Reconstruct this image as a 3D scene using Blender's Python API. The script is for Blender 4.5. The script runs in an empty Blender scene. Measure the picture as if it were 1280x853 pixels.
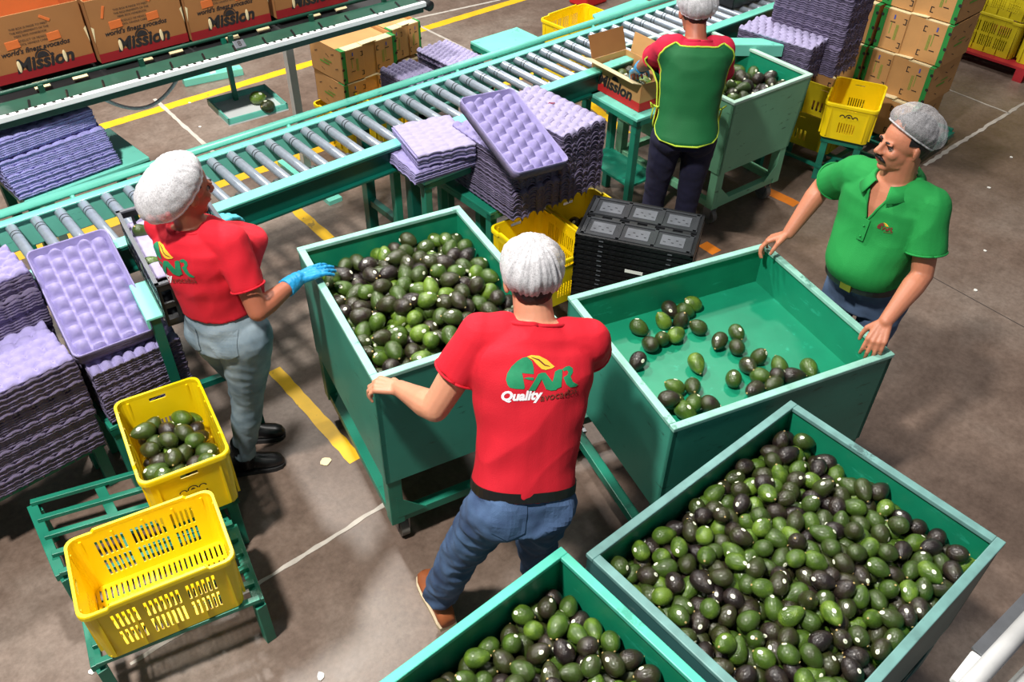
import bpy, bmesh, math, random
import numpy as np
from mathutils import Vector, Matrix, noise
from mathutils.bvhtree import BVHTree
random.seed(7)
PI = math.pi
SC = bpy.context.scene
COL = SC.collection
V = Vector

# ------------------------------------------------------------------ camera
FPX = 1070.0
CH = 3.1
def _basis():
    vv = V((614-640, 1650-426.5, FPX)).normalized(); up = -vv
    vx = V((2074-640, -395-426.5, FPX)); vx = (vx - up*vx.dot(up)).normalized()
    return vx, up.cross(vx), up
_X, _Y, _U = _basis()
def c2w(v): return V((_X.dot(v), _Y.dot(v), _U.dot(v)))
def at(px, py, z):
    """point of the place at height z that the photograph shows at pixel (px, py)"""
    r = c2w(V((px-640, py-426.5, FPX))); t = (z-CH)/r.z
    return V((r.x*t, r.y*t, z))
cam_d = bpy.data.cameras.new('camera'); cam = bpy.data.objects.new('camera', cam_d); COL.objects.link(cam)
cr, cu, cb = c2w(V((1,0,0))), c2w(V((0,-1,0))), c2w(V((0,0,-1)))
cam.matrix_world = Matrix(((cr.x,cu.x,cb.x,0),(cr.y,cu.y,cb.y,0),(cr.z,cu.z,cb.z,CH),(0,0,0,1)))
cam_d.sensor_width = 36; cam_d.lens = FPX/1280*36; cam_d.clip_start = .05
SC.camera = cam

# ------------------------------------------------------------------ light and exposure
SC.view_settings.view_transform = 'Standard'; SC.view_settings.look = 'None'
SC.view_settings.gamma = 1.0; SC.view_settings.use_curve_mapping = False
SC.view_settings.exposure = 0.0
W = bpy.data.worlds.new('world'); SC.world = W; W.use_nodes = True
W.node_tree.nodes['Background'].inputs[0].default_value = (.80,.86,1,1)
W.node_tree.nodes['Background'].inputs[1].default_value = .17
def lamp(loc, power, r, col=(1,.965,.90)):
    d = bpy.data.lights.new('high_bay_lamp','AREA'); d.shape='DISK'; d.size=r*2; d.energy=power; d.color=col
    o = bpy.data.objects.new('high_bay_lamp', d); COL.objects.link(o); o.location = loc
    return o
LAMPS = [((-.9,1.7,6.3),630,.22),((2.0,5.6,6.3),380,.24),((5.8,3.6,6.3),165,.26),((1.6,9.5,6.3),300,.4),((7.5,8.0,6.3),200,.4)]
for l,p,r in LAMPS: lamp(l,p,r)

# ------------------------------------------------------------------ materials
def lin(c):
    return tuple(((x/255)/12.92 if x/255 <= .04045 else ((x/255+.055)/1.055)**2.4) for x in c)+(1,)
def mat(name, rgb, rough=.5, metal=0, var=.12, scale=6, bump=0, bscale=60, rgb2=None, scratch=None, spec=None, detail=4):
    m = bpy.data.materials.new(name); m.use_nodes = True; nt = m.node_tree; N = nt.nodes; L = nt.links
    b = N['Principled BSDF']; b.inputs['Roughness'].default_value = rough; b.inputs['Metallic'].default_value = metal
    if spec is not None: b.inputs['Specular IOR Level'].default_value = spec
    tc = N.new('ShaderNodeTexCoord')
    n = N.new('ShaderNodeTexNoise'); n.inputs['Scale'].default_value = scale; n.inputs['Detail'].default_value = detail
    L.new(tc.outputs['Object'], n.inputs['Vector'])
    r = N.new('ShaderNodeValToRGB'); a = lin(rgb)
    c2 = lin(rgb2) if rgb2 else tuple(max(0,x*(1-2*var)) for x in a[:3])+(1,)
    r.color_ramp.elements[0].color = c2; r.color_ramp.elements[0].position = .3
    r.color_ramp.elements[1].color = a; r.color_ramp.elements[1].position = .62
    L.new(n.outputs['Fac'], r.inputs['Fac']); out = r.outputs['Color']
    if scratch:
        w = N.new('ShaderNodeTexNoise'); w.inputs['Scale'].default_value = 9; w.inputs['Detail'].default_value = 8; w.inputs['Roughness'].default_value=.7
        mp = N.new('ShaderNodeMapping'); mp.inputs['Scale'].default_value = (1,1,3.5); L.new(tc.outputs['Object'], mp.inputs['Vector']); L.new(mp.outputs[0], w.inputs['Vector'])
        rr = N.new('ShaderNodeValToRGB'); rr.color_ramp.elements[0].position=.61; rr.color_ramp.elements[1].position=.66
        rr.color_ramp.elements[0].color=(0,0,0,1); rr.color_ramp.elements[1].color=(.8,.8,.8,1)
        L.new(w.outputs['Fac'], rr.inputs['Fac'])
        mx = N.new('ShaderNodeMix'); mx.data_type='RGBA'; L.new(rr.outputs[0], mx.inputs['Factor']); L.new(out, mx.inputs['A']); mx.inputs['B'].default_value = lin(scratch)
        out = mx.outputs['Result']
    L.new(out, b.inputs['Base Color'])
    if bump:
        bn = N.new('ShaderNodeTexNoise'); bn.inputs['Scale'].default_value = bscale; bn.inputs['Detail'].default_value = 3
        L.new(tc.outputs['Object'], bn.inputs['Vector'])
        bp = N.new('ShaderNodeBump'); bp.inputs['Strength'].default_value = bump; bp.inputs['Distance'].default_value=.004
        L.new(bn.outputs['Fac'], bp.inputs['Height']); L.new(bp.outputs[0], b.inputs['Normal'])
    return m
M = {}
M['teal_out'] = mat('teal_paint',(58,142,122),.42,var=.1,scale=3,scratch=(38,84,70),bump=.1,bscale=25)
M['teal_in'] = mat('green_inner_paint',(22,140,104),.4,var=.1,scale=5,scratch=(40,160,128),bump=.1,bscale=25)
M['teal_rim'] = mat('worn_rim_paint',(146,202,186),.45,var=.12,scale=14,scratch=(70,120,104))
M['teal_rim_bright'] = mat('bright_rim_paint',(82,196,170),.45,var=.08,scale=14,scratch=(60,150,130))
M['teal_rim_grey'] = mat('greyed_rim_paint',(112,158,154),.5,var=.15,scale=14,scratch=(64,92,92))
M['slate'] = mat('slate_teal_paint',(62,108,108),.45,var=.15,scale=3,scratch=(90,120,116))
M['pale_green'] = mat('pale_green_paint',(124,190,150),.5,var=.08,scale=3,scratch=(62,104,84))
M['pale_rim'] = mat('pale_rim_paint',(188,224,204),.5,var=.08,scale=10)
M['turq'] = mat('turquoise_steel_paint',(120,212,192),.35,var=.06,scale=6,scratch=(84,170,152))
M['frame_green'] = mat('frame_green_paint',(30,128,104),.4,var=.12,scale=6,scratch=(24,90,76))
M['dark_green'] = mat('dark_green_paint',(8,92,78),.35,var=.12,scale=5)
M['belt_green'] = mat('dark_belt_green',(26,74,58),.45,var=.15,scale=8)
M['roller'] = mat('galvanised_roller',(176,186,200),.32,metal=.55,var=.08,scale=30)
M['steel'] = mat('steel',(150,152,156),.35,metal=.8,var=.1,scale=20)
M['dark_metal'] = mat('dark_metal',(46,48,50),.45,metal=.5,var=.2,scale=20)
M['white_metal'] = mat('white_enamel',(232,236,236),.35,var=.04,scale=8)
M['pipe'] = mat('pale_grey_pipe_paint',(196,196,196),.5,var=.12,scale=7,scratch=(140,138,132))
M['rubber'] = mat('black_rubber',(30,30,32),.7,var=.2)
M['caster'] = mat('worn_caster_wheel',(118,92,66),.6,var=.2,scale=20)
M['caster_grey'] = mat('grey_caster_wheel',(120,118,112),.5,var=.2,scale=20)
M['yellow'] = mat('yellow_crate_plastic',(255,222,12),.38,var=.06,scale=5,bump=.05,bscale=30)
M['yellow_old'] = mat('aged_yellow_plastic',(208,190,28),.45,var=.12,scale=5)
M['black'] = mat('black_plastic',(22,23,26),.32,var=.2,scale=12)
M['grey_pl'] = mat('dark_grey_plastic',(54,56,60),.25,var=.1,scale=12)
M['light_pl'] = mat('grey_panel_plastic',(96,99,106),.32,var=.1,scale=20)
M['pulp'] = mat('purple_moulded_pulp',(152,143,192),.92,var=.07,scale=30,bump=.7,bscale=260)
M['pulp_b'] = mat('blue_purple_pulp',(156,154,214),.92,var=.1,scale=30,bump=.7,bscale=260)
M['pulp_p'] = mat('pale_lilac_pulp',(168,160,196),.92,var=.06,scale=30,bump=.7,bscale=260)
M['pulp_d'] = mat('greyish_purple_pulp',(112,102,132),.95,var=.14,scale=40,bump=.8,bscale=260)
M['kraft'] = mat('kraft_cardboard',(204,152,94),.8,var=.06,scale=5,bump=.1,bscale=40)
M['kraft_d'] = mat('brown_cardboard',(158,106,58),.8,var=.06,scale=5)
M['kraft_in'] = mat('inner_cardboard',(196,108,50),.85,var=.06,scale=5)
M['cream'] = mat('cream_board',(232,214,168),.8,var=.04)
M['print_black'] = mat('black_ink',(38,34,36),.7,var=.05)
M['print_red'] = mat('dark_red_ink',(150,22,30),.7,var=.05)
M['print_red2'] = mat('red_ink',(206,34,36),.7,var=.05)
M['print_green'] = mat('green_ink',(38,140,62),.7,var=.05)
M['print_lime'] = mat('lime_ink',(112,168,60),.7,var=.05)
M['print_orange'] = mat('orange_board',(214,110,48),.7,var=.06)
M['print_blue'] = mat('blue_ink',(70,90,180),.7,var=.05)
M['white'] = mat('white_paper',(238,238,232),.7,var=.03)
M['red_pallet'] = mat('red_pallet_paint',(170,30,40),.6,var=.2)
M['red_cloth'] = mat('red_cotton',(202,10,36),.85,var=.05,scale=4,bump=.25,bscale=320)
M['pink_cloth'] = mat('raspberry_cotton',(204,22,62),.85,var=.05,scale=4,bump=.25,bscale=320)
M['green_cloth'] = mat('green_pique_cotton',(22,142,64),.85,var=.05,scale=4,bump=.3,bscale=360)
M['apron'] = mat('green_apron_cloth',(8,100,50),.75,var=.06,scale=4,bump=.2,bscale=200)
M['trim_y'] = mat('yellow_green_trim',(186,214,60),.7,var=.05)
M['denim'] = mat('blue_denim',(72,98,134),.9,var=.22,scale=9,rgb2=(46,66,100),bump=.4,bscale=420)
M['denim_w'] = mat('faded_grey_denim',(142,158,168),.9,var=.2,scale=7,rgb2=(82,104,118),bump=.4,bscale=420)
M['denim_g'] = mat('blue_grey_denim',(86,108,140),.9,var=.2,scale=9,rgb2=(62,82,112),bump=.4,bscale=420)
M['navy'] = mat('navy_trousers',(24,24,54),.85,var=.15,scale=6)
M['glove'] = mat('blue_nitrile',(36,150,206),.4,var=.12,scale=18,bump=.4,bscale=60)
M['glove_p'] = mat('pale_blue_nitrile',(96,196,214),.4,var=.1,scale=18,bump=.4,bscale=60)
M['hair'] = mat('dark_hair',(26,20,20),.6,var=.3,scale=40,bump=.5,bscale=150)
M['belt'] = mat('black_leather',(24,22,22),.4,var=.2)
M['brass'] = mat('brass',(190,150,60),.3,metal=.8)
M['boot'] = mat('black_boot_leather',(26,24,26),.35,var=.3,scale=12)
M['shoe'] = mat('tan_leather',(166,92,52),.6,var=.12,scale=10)
M['sole'] = mat('cream_sole',(206,188,156),.7,var=.08)
M['yellow_paint'] = mat('yellow_floor_paint',(234,184,20),.5,var=.08,scale=9,scratch=(150,120,50))
M['orange_paint'] = mat('orange_floor_paint',(216,120,24),.5,var=.1,scale=9)
M['joint'] = mat('pale_joint_filler',(190,182,172),.7,var=.12,scale=14)
M['joint_d'] = mat('dark_joint',(66,58,54),.8,var=.1)
M['logo_green'] = mat('logo_green_ink',(18,132,88),.7,var=.06,scale=60)
M['logo_yellow'] = mat('logo_yellow_ink',(236,190,50),.7,var=.05)
M['logo_brown'] = mat('logo_brown_ink',(112,44,30),.7,var=.05)
M['logo_white'] = mat('logo_white_ink',(240,236,240),.7,var=.02)
M['eye'] = mat('eye_white',(170,150,138),.2,var=.02)
M['iris'] = mat('dark_iris',(32,20,16),.15,var=.1)

def skin_mat(name, rgb):
    m = mat(name, rgb, .5, var=.06, scale=9, bump=.12, bscale=180)
    b = m.node_tree.nodes['Principled BSDF']
    b.inputs['Subsurface Weight'].default_value = .12; b.inputs['Subsurface Radius'].default_value=(.012,.004,.002)
    return m
M['skin_m'] = skin_mat('skin_tan',(206,142,112)); M['skin_g'] = skin_mat('skin_ruddy',(196,126,96))
M['skin_w'] = skin_mat('skin_brown',(168,100,74)); M['skin_a'] = skin_mat('skin_brown_warm',(176,104,78))

def net_mat():
    m = bpy.data.materials.new('hair_net_fibre'); m.use_nodes=True; nt=m.node_tree; N=nt.nodes; L=nt.links
    b=N['Principled BSDF']; b.inputs['Base Color'].default_value=lin((206,204,208)); b.inputs['Roughness'].default_value=.8
    tc=N.new('ShaderNodeTexCoord'); n=N.new('ShaderNodeTexNoise'); n.inputs['Scale'].default_value=150; n.inputs['Detail'].default_value=3
    n.inputs['Distortion'].default_value=1.5
    L.new(tc.outputs['Object'],n.inputs['Vector']); r=N.new('ShaderNodeMapRange'); r.inputs['From Min'].default_value=.36; r.inputs['From Max'].default_value=.60
    r.inputs['To Min'].default_value=.42; r.inputs['To Max'].default_value=.95; L.new(n.outputs['Fac'],r.inputs['Value'])
    L.new(r.outputs[0],b.inputs['Alpha'])
    bp=N.new('ShaderNodeBump'); bp.inputs['Strength'].default_value=.25; bp.inputs['Distance'].default_value=.003; L.new(n.outputs['Fac'],bp.inputs['Height']); L.new(bp.outputs[0],b.inputs['Normal'])
    return m
M['net'] = net_mat()
def net_variant(name, lo, hi):
    m = M['net'].copy(); m.name = name
    for n in m.node_tree.nodes:
        if n.type=='MAP_RANGE': n.inputs['To Min'].default_value=lo; n.inputs['To Max'].default_value=hi
    return m
M['net_dense'] = net_variant('dense_hair_net_fibre', .52, .86)
M['net_thin'] = net_variant('thin_hair_net_fibre', .22, .46)

def avo_mat():
    m = bpy.data.materials.new('avocado_skin'); m.use_nodes=True; nt=m.node_tree; N=nt.nodes; L=nt.links
    b=N['Principled BSDF']; b.inputs['Roughness'].default_value=.27; b.inputs['Coat Weight'].default_value=.25; b.inputs['Coat Roughness'].default_value=.2
    oi=N.new('ShaderNodeObjectInfo'); g=N.new('ShaderNodeNewGeometry'); a=N.new('ShaderNodeMath'); a.operation='ADD'
    L.new(oi.outputs['Random'],a.inputs[0]); L.new(g.outputs['Random Per Island'],a.inputs[1])
    fr=N.new('ShaderNodeMath'); fr.operation='FRACT'; L.new(a.outputs[0],fr.inputs[0])
    r=N.new('ShaderNodeValToRGB'); e=r.color_ramp.elements
    cols=[(0,(36,28,28)),(.13,(52,42,36)),(.3,(54,56,28)),(.5,(58,72,30)),(.74,(66,92,32)),(.92,(84,114,36)),(1,(110,140,46))]
    e[0].position=0; e[0].color=lin(cols[0][1]); e[1].position=1; e[1].color=lin(cols[-1][1])
    for p,c in cols[1:-1]:
        q=e.new(p); q.color=lin(c)
    tc=N.new('ShaderNodeTexCoord'); n=N.new('ShaderNodeTexNoise'); n.inputs['Scale'].default_value=22; n.inputs['Detail'].default_value=5
    L.new(tc.outputs['Object'],n.inputs['Vector'])
    mr=N.new('ShaderNodeMapRange'); mr.inputs['From Min'].default_value=.3; mr.inputs['From Max'].default_value=.7; mr.inputs['To Min'].default_value=-.16; mr.inputs['To Max'].default_value=.16
    L.new(n.outputs['Fac'],mr.inputs['Value']); ad=N.new('ShaderNodeMath'); ad.operation='ADD'; L.new(fr.outputs[0],ad.inputs[0]); L.new(mr.outputs[0],ad.inputs[1])
    L.new(ad.outputs[0],r.inputs['Fac'])
    v=N.new('ShaderNodeTexVoronoi'); v.inputs['Scale'].default_value=330; L.new(tc.outputs['Object'],v.inputs['Vector'])
    sp=N.new('ShaderNodeMapRange'); sp.inputs['From Min'].default_value=0; sp.inputs['From Max'].default_value=.5; sp.inputs['To Min'].default_value=1.35; sp.inputs['To Max'].default_value=.8
    L.new(v.outputs['Distance'],sp.inputs['Value']); mx=N.new('ShaderNodeMix'); mx.data_type='RGBA'; mx.blend_type='MULTIPLY'; mx.inputs['Factor'].default_value=1
    L.new(r.outputs[0],mx.inputs['A']); L.new(sp.outputs[0],mx.inputs['B']); L.new(mx.outputs['Result'],b.inputs['Base Color'])
    bp=N.new('ShaderNodeBump'); bp.inputs['Strength'].default_value=.6; bp.inputs['Distance'].default_value=.002; bp.invert=True
    L.new(v.outputs['Distance'],bp.inputs['Height']); L.new(bp.outputs[0],b.inputs['Normal'])
    return m
M['avo'] = avo_mat()
M['sticker'] = mat('white_sticker',(236,238,214),.5,var=.02)
M['stem'] = mat('pale_stem_scar',(196,170,110),.8,var=.1)

def floor_mat():
    m = bpy.data.materials.new('polished_concrete'); m.use_nodes=True; nt=m.node_tree; N=nt.nodes; L=nt.links
    b=N['Principled BSDF']; tc=N.new('ShaderNodeTexCoord')
    def nz(s,d,rg=.55):
        n=N.new('ShaderNodeTexNoise'); n.inputs['Scale'].default_value=s; n.inputs['Detail'].default_value=d; n.inputs['Roughness'].default_value=rg; L.new(tc.outputs['Object'],n.inputs['Vector']); return n
    a=nz(.7,6); c=nz(9,9,.7); f=nz(60,4)
    r=N.new('ShaderNodeValToRGB'); r.color_ramp.elements[0].position=.32; r.color_ramp.elements[0].color=lin((96,78,68)); r.color_ramp.elements[1].position=.68; r.color_ramp.elements[1].color=lin((150,137,127))
    q=r.color_ramp.elements.new(.5); q.color=lin((122,104,93))
    L.new(a.outputs['Fac'],r.inputs['Fac'])
    r2=N.new('ShaderNodeValToRGB'); r2.color_ramp.elements[0].position=.3; r2.color_ramp.elements[0].color=(.62,.60,.58,1); r2.color_ramp.elements[1].position=.7; r2.color_ramp.elements[1].color=(1.1,1.1,1.1,1)
    L.new(c.outputs['Fac'],r2.inputs['Fac'])
    mx=N.new('ShaderNodeMix'); mx.data_type='RGBA'; mx.blend_type='MULTIPLY'; mx.inputs['Factor'].default_value=.8; L.new(r.outputs[0],mx.inputs['A']); L.new(r2.outputs[0],mx.inputs['B'])
    L.new(mx.outputs['Result'],b.inputs['Base Color'])
    rr=N.new('ShaderNodeMapRange'); rr.inputs['To Min'].default_value=.26; rr.inputs['To Max'].default_value=.5; L.new(c.outputs['Fac'],rr.inputs['Value']); L.new(rr.outputs[0],b.inputs['Roughness'])
    bp=N.new('ShaderNodeBump'); bp.inputs['Strength'].default_value=.12; bp.inputs['Distance'].default_value=.003; L.new(f.outputs['Fac'],bp.inputs['Height']); L.new(bp.outputs[0],b.inputs['Normal'])
    g=nz(38,5,.7); r3=N.new('ShaderNodeValToRGB'); r3.color_ramp.elements[0].position=.36; r3.color_ramp.elements[0].color=(.72,.70,.68,1); r3.color_ramp.elements[1].position=.6; r3.color_ramp.elements[1].color=(1.04,1.04,1.04,1); L.new(g.outputs['Fac'],r3.inputs['Fac'])
    m2=N.new('ShaderNodeMix'); m2.data_type='RGBA'; m2.blend_type='MULTIPLY'; m2.inputs['Factor'].default_value=.7; L.new(mx.outputs['Result'],m2.inputs['A']); L.new(r3.outputs[0],m2.inputs['B']); L.new(m2.outputs['Result'],b.inputs['Base Color'])
    return m
M['floor'] = floor_mat()

# ------------------------------------------------------------------ mesh helpers
class MB:
    def __init__(s): s.v=[]; s.f=[]; s.m=[]; s.cm=0
    def add(s, vs, fs):
        n=len(s.v); s.v += [tuple(v) for v in vs]; s.f += [tuple(i+n for i in f) for f in fs]; s.m += [s.cm]*len(fs); return s
    def box(s, c, d, rz=0, R=None):
        """c centre, d full size"""
        x,y,z=[k/2 for k in d]; pts=[V((a*x,b*y,e*z)) for a in(-1,1) for b in(-1,1) for e in(-1,1)]
        R = R or Matrix.Rotation(rz,3,'Z'); c=V(c)
        return s.add([R@p+c for p in pts],[(0,1,3,2),(4,6,7,5),(0,4,5,1),(2,3,7,6),(0,2,6,4),(1,5,7,3)])
    def bx(s, x0,x1,y0,y1,z0,z1): return s.box(((x0+x1)/2,(y0+y1)/2,(z0+z1)/2),(x1-x0,y1-y0,z1-z0))
    def beam(s, p, q, w, h, up=(0,0,1)):
        p=V(p);q=V(q);d=q-p;L=d.length;d.normalize();u=V(up); sd=d.cross(u)
        if sd.length<1e-4: u=V((1,0,0)); sd=d.cross(u)
        sd.normalize();u=sd.cross(d)
        R=Matrix((d,sd,u)).transposed()
        return s.box((p+q)/2,(L,w,h),R=R)
    def tube(s, p, q, r, n=12, r2=None, cap=True):
        p=V(p);q=V(q);d=(q-p).normalized();a=d.orthogonal().normalized();b=d.cross(a); r2=r if r2 is None else r2
        vs=[];fs=[]
        for c,rr in((p,r),(q,r2)):
            for i in range(n):
                t=2*PI*i/n; vs.append(c+(a*math.cos(t)+b*math.sin(t))*rr)
        for i in range(n):
            j=(i+1)%n; fs.append((i,j,n+j,n+i))
        if cap: fs.append(tuple(range(n))[::-1]); fs.append(tuple(range(n,2*n)))
        return s.add(vs,fs)
    def path(s, pts, r, n=8):
        pts=[V(p) for p in pts]; vs=[];fs=[]; m=len(pts); a=None
        for k,p in enumerate(pts):
            d=(pts[min(k+1,m-1)]-pts[max(k-1,0)]).normalized()
            a = d.orthogonal().normalized() if a is None else (a-d*a.dot(d)).normalized()
            b=d.cross(a); rr=r[k] if hasattr(r,'__len__') else r
            for i in range(n):
                t=2*PI*i/n; vs.append(p+(a*math.cos(t)+b*math.sin(t))*rr)
        for k in range(m-1):
            for i in range(n):
                j=(i+1)%n; fs.append((k*n+i,k*n+j,(k+1)*n+j,(k+1)*n+i))
        fs.append(tuple(range(n))[::-1]); fs.append(tuple(range((m-1)*n,m*n)))
        return s.add(vs,fs)
    def sphere(s, c, r, R=None, nu=14, nv=9):
        """r scalar or 3 half sizes"""
        r = r if hasattr(r,'__len__') else (r,r,r); c=V(c); vs=[];fs=[]
        R = R or Matrix.Identity(3)
        vs.append(R@V((0,0,r[2]))+c)
        for j in range(1,nv):
            t=PI*j/nv
            for i in range(nu):
                u=2*PI*i/nu; vs.append(R@V((r[0]*math.sin(t)*math.cos(u),r[1]*math.sin(t)*math.sin(u),r[2]*math.cos(t)))+c)
        vs.append(R@V((0,0,-r[2]))+c); e=len(vs)-1
        for i in range(nu):
            j=(i+1)%nu; fs.append((0,1+i,1+j)); fs.append((e,e-nu+j,e-nu+i))
        for k in range(nv-2):
            for i in range(nu):
                j=(i+1)%nu; a=1+k*nu; fs.append((a+i,a+nu+i,a+nu+j,a+j))
        return s.add(vs,fs)
    def cone(s, p, r, q, r2, n=14):
        s.tube(p,q,r,n,r2); s.sphere(p,r,nu=n,nv=8); s.sphere(q,r2,nu=n,nv=8); return s
    def chain(s, pts, rs, n=14):
        for i in range(len(pts)-1): s.cone(pts[i],rs[i],pts[i+1],rs[i+1],n)
        return s
    def loft(s, secs, n=28, e=2.0):
        """secs: (centre, xaxis, yaxis, rx, ry)"""
        vs=[];fs=[]
        for c,xa,ya,rx,ry in secs:
            for i in range(n):
                t=2*PI*i/n; ct,st=math.cos(t),math.sin(t)
                vs.append(V(c)+V(xa)*(rx*math.copysign(abs(ct)**(2/e),ct))+V(ya)*(ry*math.copysign(abs(st)**(2/e),st)))
        m=len(secs)
        for k in range(m-1):
            for i in range(n):
                j=(i+1)%n; fs.append((k*n+i,k*n+j,(k+1)*n+j,(k+1)*n+i))
        fs.append(tuple(range(n))[::-1]); fs.append(tuple(range((m-1)*n,m*n)))
        return s.add(vs,fs)
    def prism(s, poly, z0, z1, fn=None):
        """extrude a 2d polygon"""
        n=len(poly); vs=[V((p[0],p[1],z)) for z in(z0,z1) for p in poly]
        if fn: vs=[fn(v) for v in vs]
        fs=[tuple(range(n))[::-1],tuple(range(n,2*n))]+[(i,(i+1)%n,n+(i+1)%n,n+i) for i in range(n)]
        return s.add(vs,fs)
    def mesh(s, name, mats, smooth=False):
        me=bpy.data.meshes.new(name); me.from_pydata(s.v,[],s.f)
        for m_ in (mats if isinstance(mats,(list,tuple)) else [mats]): me.materials.append(m_)
        if any(s.m): me.polygons.foreach_set('material_index', s.m)
        bm=bmesh.new(); bm.from_mesh(me); bmesh.ops.recalc_face_normals(bm,faces=bm.faces); bm.to_mesh(me); bm.free()
        if smooth: me.polygons.foreach_set('use_smooth',[True]*len(me.polygons))
        me.update(); return me
    def build(s, name, mats, parent=None, smooth=False, bevel=0, solid=0, auto=False):
        o=bpy.data.objects.new(name, s.mesh(name,mats,smooth or auto)); COL.objects.link(o)
        if parent: o.parent=parent
        if solid:
            md=o.modifiers.new('s','SOLIDIFY'); md.thickness=solid; md.offset=0
        if bevel:
            md=o.modifiers.new('b','BEVEL'); md.width=bevel; md.segments=2; md.limit_method='ANGLE'; md.angle_limit=.7
        if auto:
            me=o.data; 
            for e in me.edges: pass
            bm=bmesh.new(); bm.from_mesh(me)
            for e in bm.edges: e.smooth = (len(e.link_faces)==2 and e.calc_face_angle(0)<.6)
            bm.to_mesh(me); bm.free()
        return o
def thing(name, label, cat, loc=(0,0,0), rz=0, group=None):
    o=bpy.data.objects.new(name,None); COL.objects.link(o); o.location=loc; o.rotation_euler=(0,0,rz); o.empty_display_size=.1
    o['label']=label; o['category']=cat
    if group: o['group']=group
    return o
def tag(o,label,cat,group=None,kind=None):
    o['label']=label; o['category']=cat
    if group: o['group']=group
    if kind: o['kind']=kind
    return o
def part_label(o,l): o['label']=l; return o
CH_ = {}
def kids(o): return [c for c in bpy.data.objects if c.parent==o]
def copy_thing(src, children, loc, rz=None, label=None, group=None):
    """children: list of (child, [grandchildren])"""
    r=src.copy(); COL.objects.link(r); r.location=loc
    if rz is not None: r.rotation_euler=(0,0,rz)
    if label: r['label']=label
    if group: r['group']=group
    for ch,gr in children:
        c=ch.copy(); COL.objects.link(c); c.parent=r
        for g in gr:
            d=g.copy(); COL.objects.link(d); d.parent=c
    return r
def struct(o): o['kind']='structure'; return o
def reorient(o, R):  # rotate an object by 3x3 matrix in place
    o.rotation_mode='QUATERNION'; o.rotation_quaternion = R.to_quaternion()

ORD=['topmost','second','third','fourth','fifth','sixth','seventh','eighth','ninth','tenth']
def nth(n):
    if n<=10: return ORD[n-1]
    return '%d%s'%(n,'th' if 10<n%100<14 else {1:'st',2:'nd',3:'rd'}.get(n%10,'th'))
# text as flat triangles in a local plane
def text_tris(txt, size, shear=0, offset=0, align='CENTER', maxedge=None):
    cu=bpy.data.curves.new('t','FONT'); cu.body=txt; cu.size=size; cu.shear=shear; cu.offset=offset; cu.align_x=align; cu.align_y='CENTER'; cu.resolution_u=3
    o=bpy.data.objects.new('t',cu); COL.objects.link(o); dg=bpy.context.evaluated_depsgraph_get(); me=bpy.data.meshes.new_from_object(o.evaluated_get(dg))
    bm=bmesh.new(); bm.from_mesh(me); bmesh.ops.triangulate(bm,faces=bm.faces)
    if maxedge: subdiv(bm,maxedge)
    vs=[v.co.copy() for v in bm.verts]; bm.verts.index_update(); fs=[tuple(v.index for v in f.verts) for f in bm.faces]
    bm.free(); bpy.data.objects.remove(o); bpy.data.curves.remove(cu); bpy.data.meshes.remove(me)
    return vs,fs
def subdiv(bm,maxedge):
    for _ in range(4):
        es=[e for e in bm.edges if e.calc_length()>maxedge]
        if not es: break
        bmesh.ops.subdivide_edges(bm,edges=es,cuts=1); bmesh.ops.triangulate(bm,faces=bm.faces)
def poly_tris(poly, maxedge=None):
    bm=bmesh.new(); vs=[bm.verts.new((p[0],p[1],0)) for p in poly]; bm.faces.new(vs); bmesh.ops.triangulate(bm,faces=bm.faces)
    if maxedge: subdiv(bm,maxedge)
    bm.verts.index_update(); r=([v.co.copy() for v in bm.verts],[tuple(v.index for v in f.verts) for f in bm.faces]); bm.free(); return r
def flat_print(items, O, U, Vv, name, mats, parent, lift=.0012):
    """items: (verts2d, faces, matindex); lay them on the plane O,U,V"""
    mb=MB(); U=V(U).normalized(); Vv=V(Vv).normalized(); Nn=U.cross(Vv); O=V(O)
    for k,(vs,fs,mi) in enumerate(items):
        mb.cm=mi; mb.add([O+U*p[0]+Vv*p[1]+Nn*(lift+.0003*(k%4)) for p in vs],fs)
    return mb.build(name,mats,parent)
def rect(x0,x1,y0,y1): return ([(x0,y0),(x1,y0),(x1,y1),(x0,y1)],[(0,1,2,3)])
def shift(t,dx,dy,s=1): return ([(p[0]*s+dx,p[1]*s+dy) for p in t[0]],t[1])
# ================================================================== the setting
fl=MB(); fl.bx(-6,16,-3,16,-.1,0); struct(fl.build('floor',M['floor']))
wl=MB(); wl.bx(-6,16,16,16.2,-.1,7.2)
M['wall']=mat('painted_wall',(150,146,136),.8,var=.05,scale=2)
struct(wl.build('wall_back',M['wall']))
w2=MB(); w2.bx(16,16.2,-3,16,-.1,7.2); struct(w2.build('wall_right',M['wall']))
tn=[0]
def strip(name_i, p, q, w, m, h=.0012, wob=0):
    """floor line as a thin painted strip with slightly ragged edges"""
    p=V(p);q=V(q);d=(q-p);L=d.length;d.normalize();s=V((-d.y,d.x,0)); n=max(2,int(L/.05)) if wob else 1
    mb=MB();vs=[];fs=[]
    for i in range(n+1):
        c=p+d*(L*i/n); a=w/2+(random.uniform(-wob,wob)); b=w/2+(random.uniform(-wob,wob))
        for z in (0.0002,h): vs += [c+s*a+V((0,0,z)), c-s*b+V((0,0,z))]
    for i in range(n):
        k=4*i; fs += [(k+2,k+3,k+7,k+6),(k,k+2,k+6,k+4),(k+1,k+5,k+7,k+3)]
    mb.add(vs,fs); tn[0]+=1
    return struct(mb.build('trim_%d'%tn[0],m))
Z0=lambda x,y: at(x,y,0)
strip(0,(1.98-2.4,6.5,0),(9.5,6.24,0),.10,M['yellow_paint'],wob=.003)
strip(0,(-.5,5.20,0),(5.4,4.97,0),.10,M['yellow_paint'],wob=.004)
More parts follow.
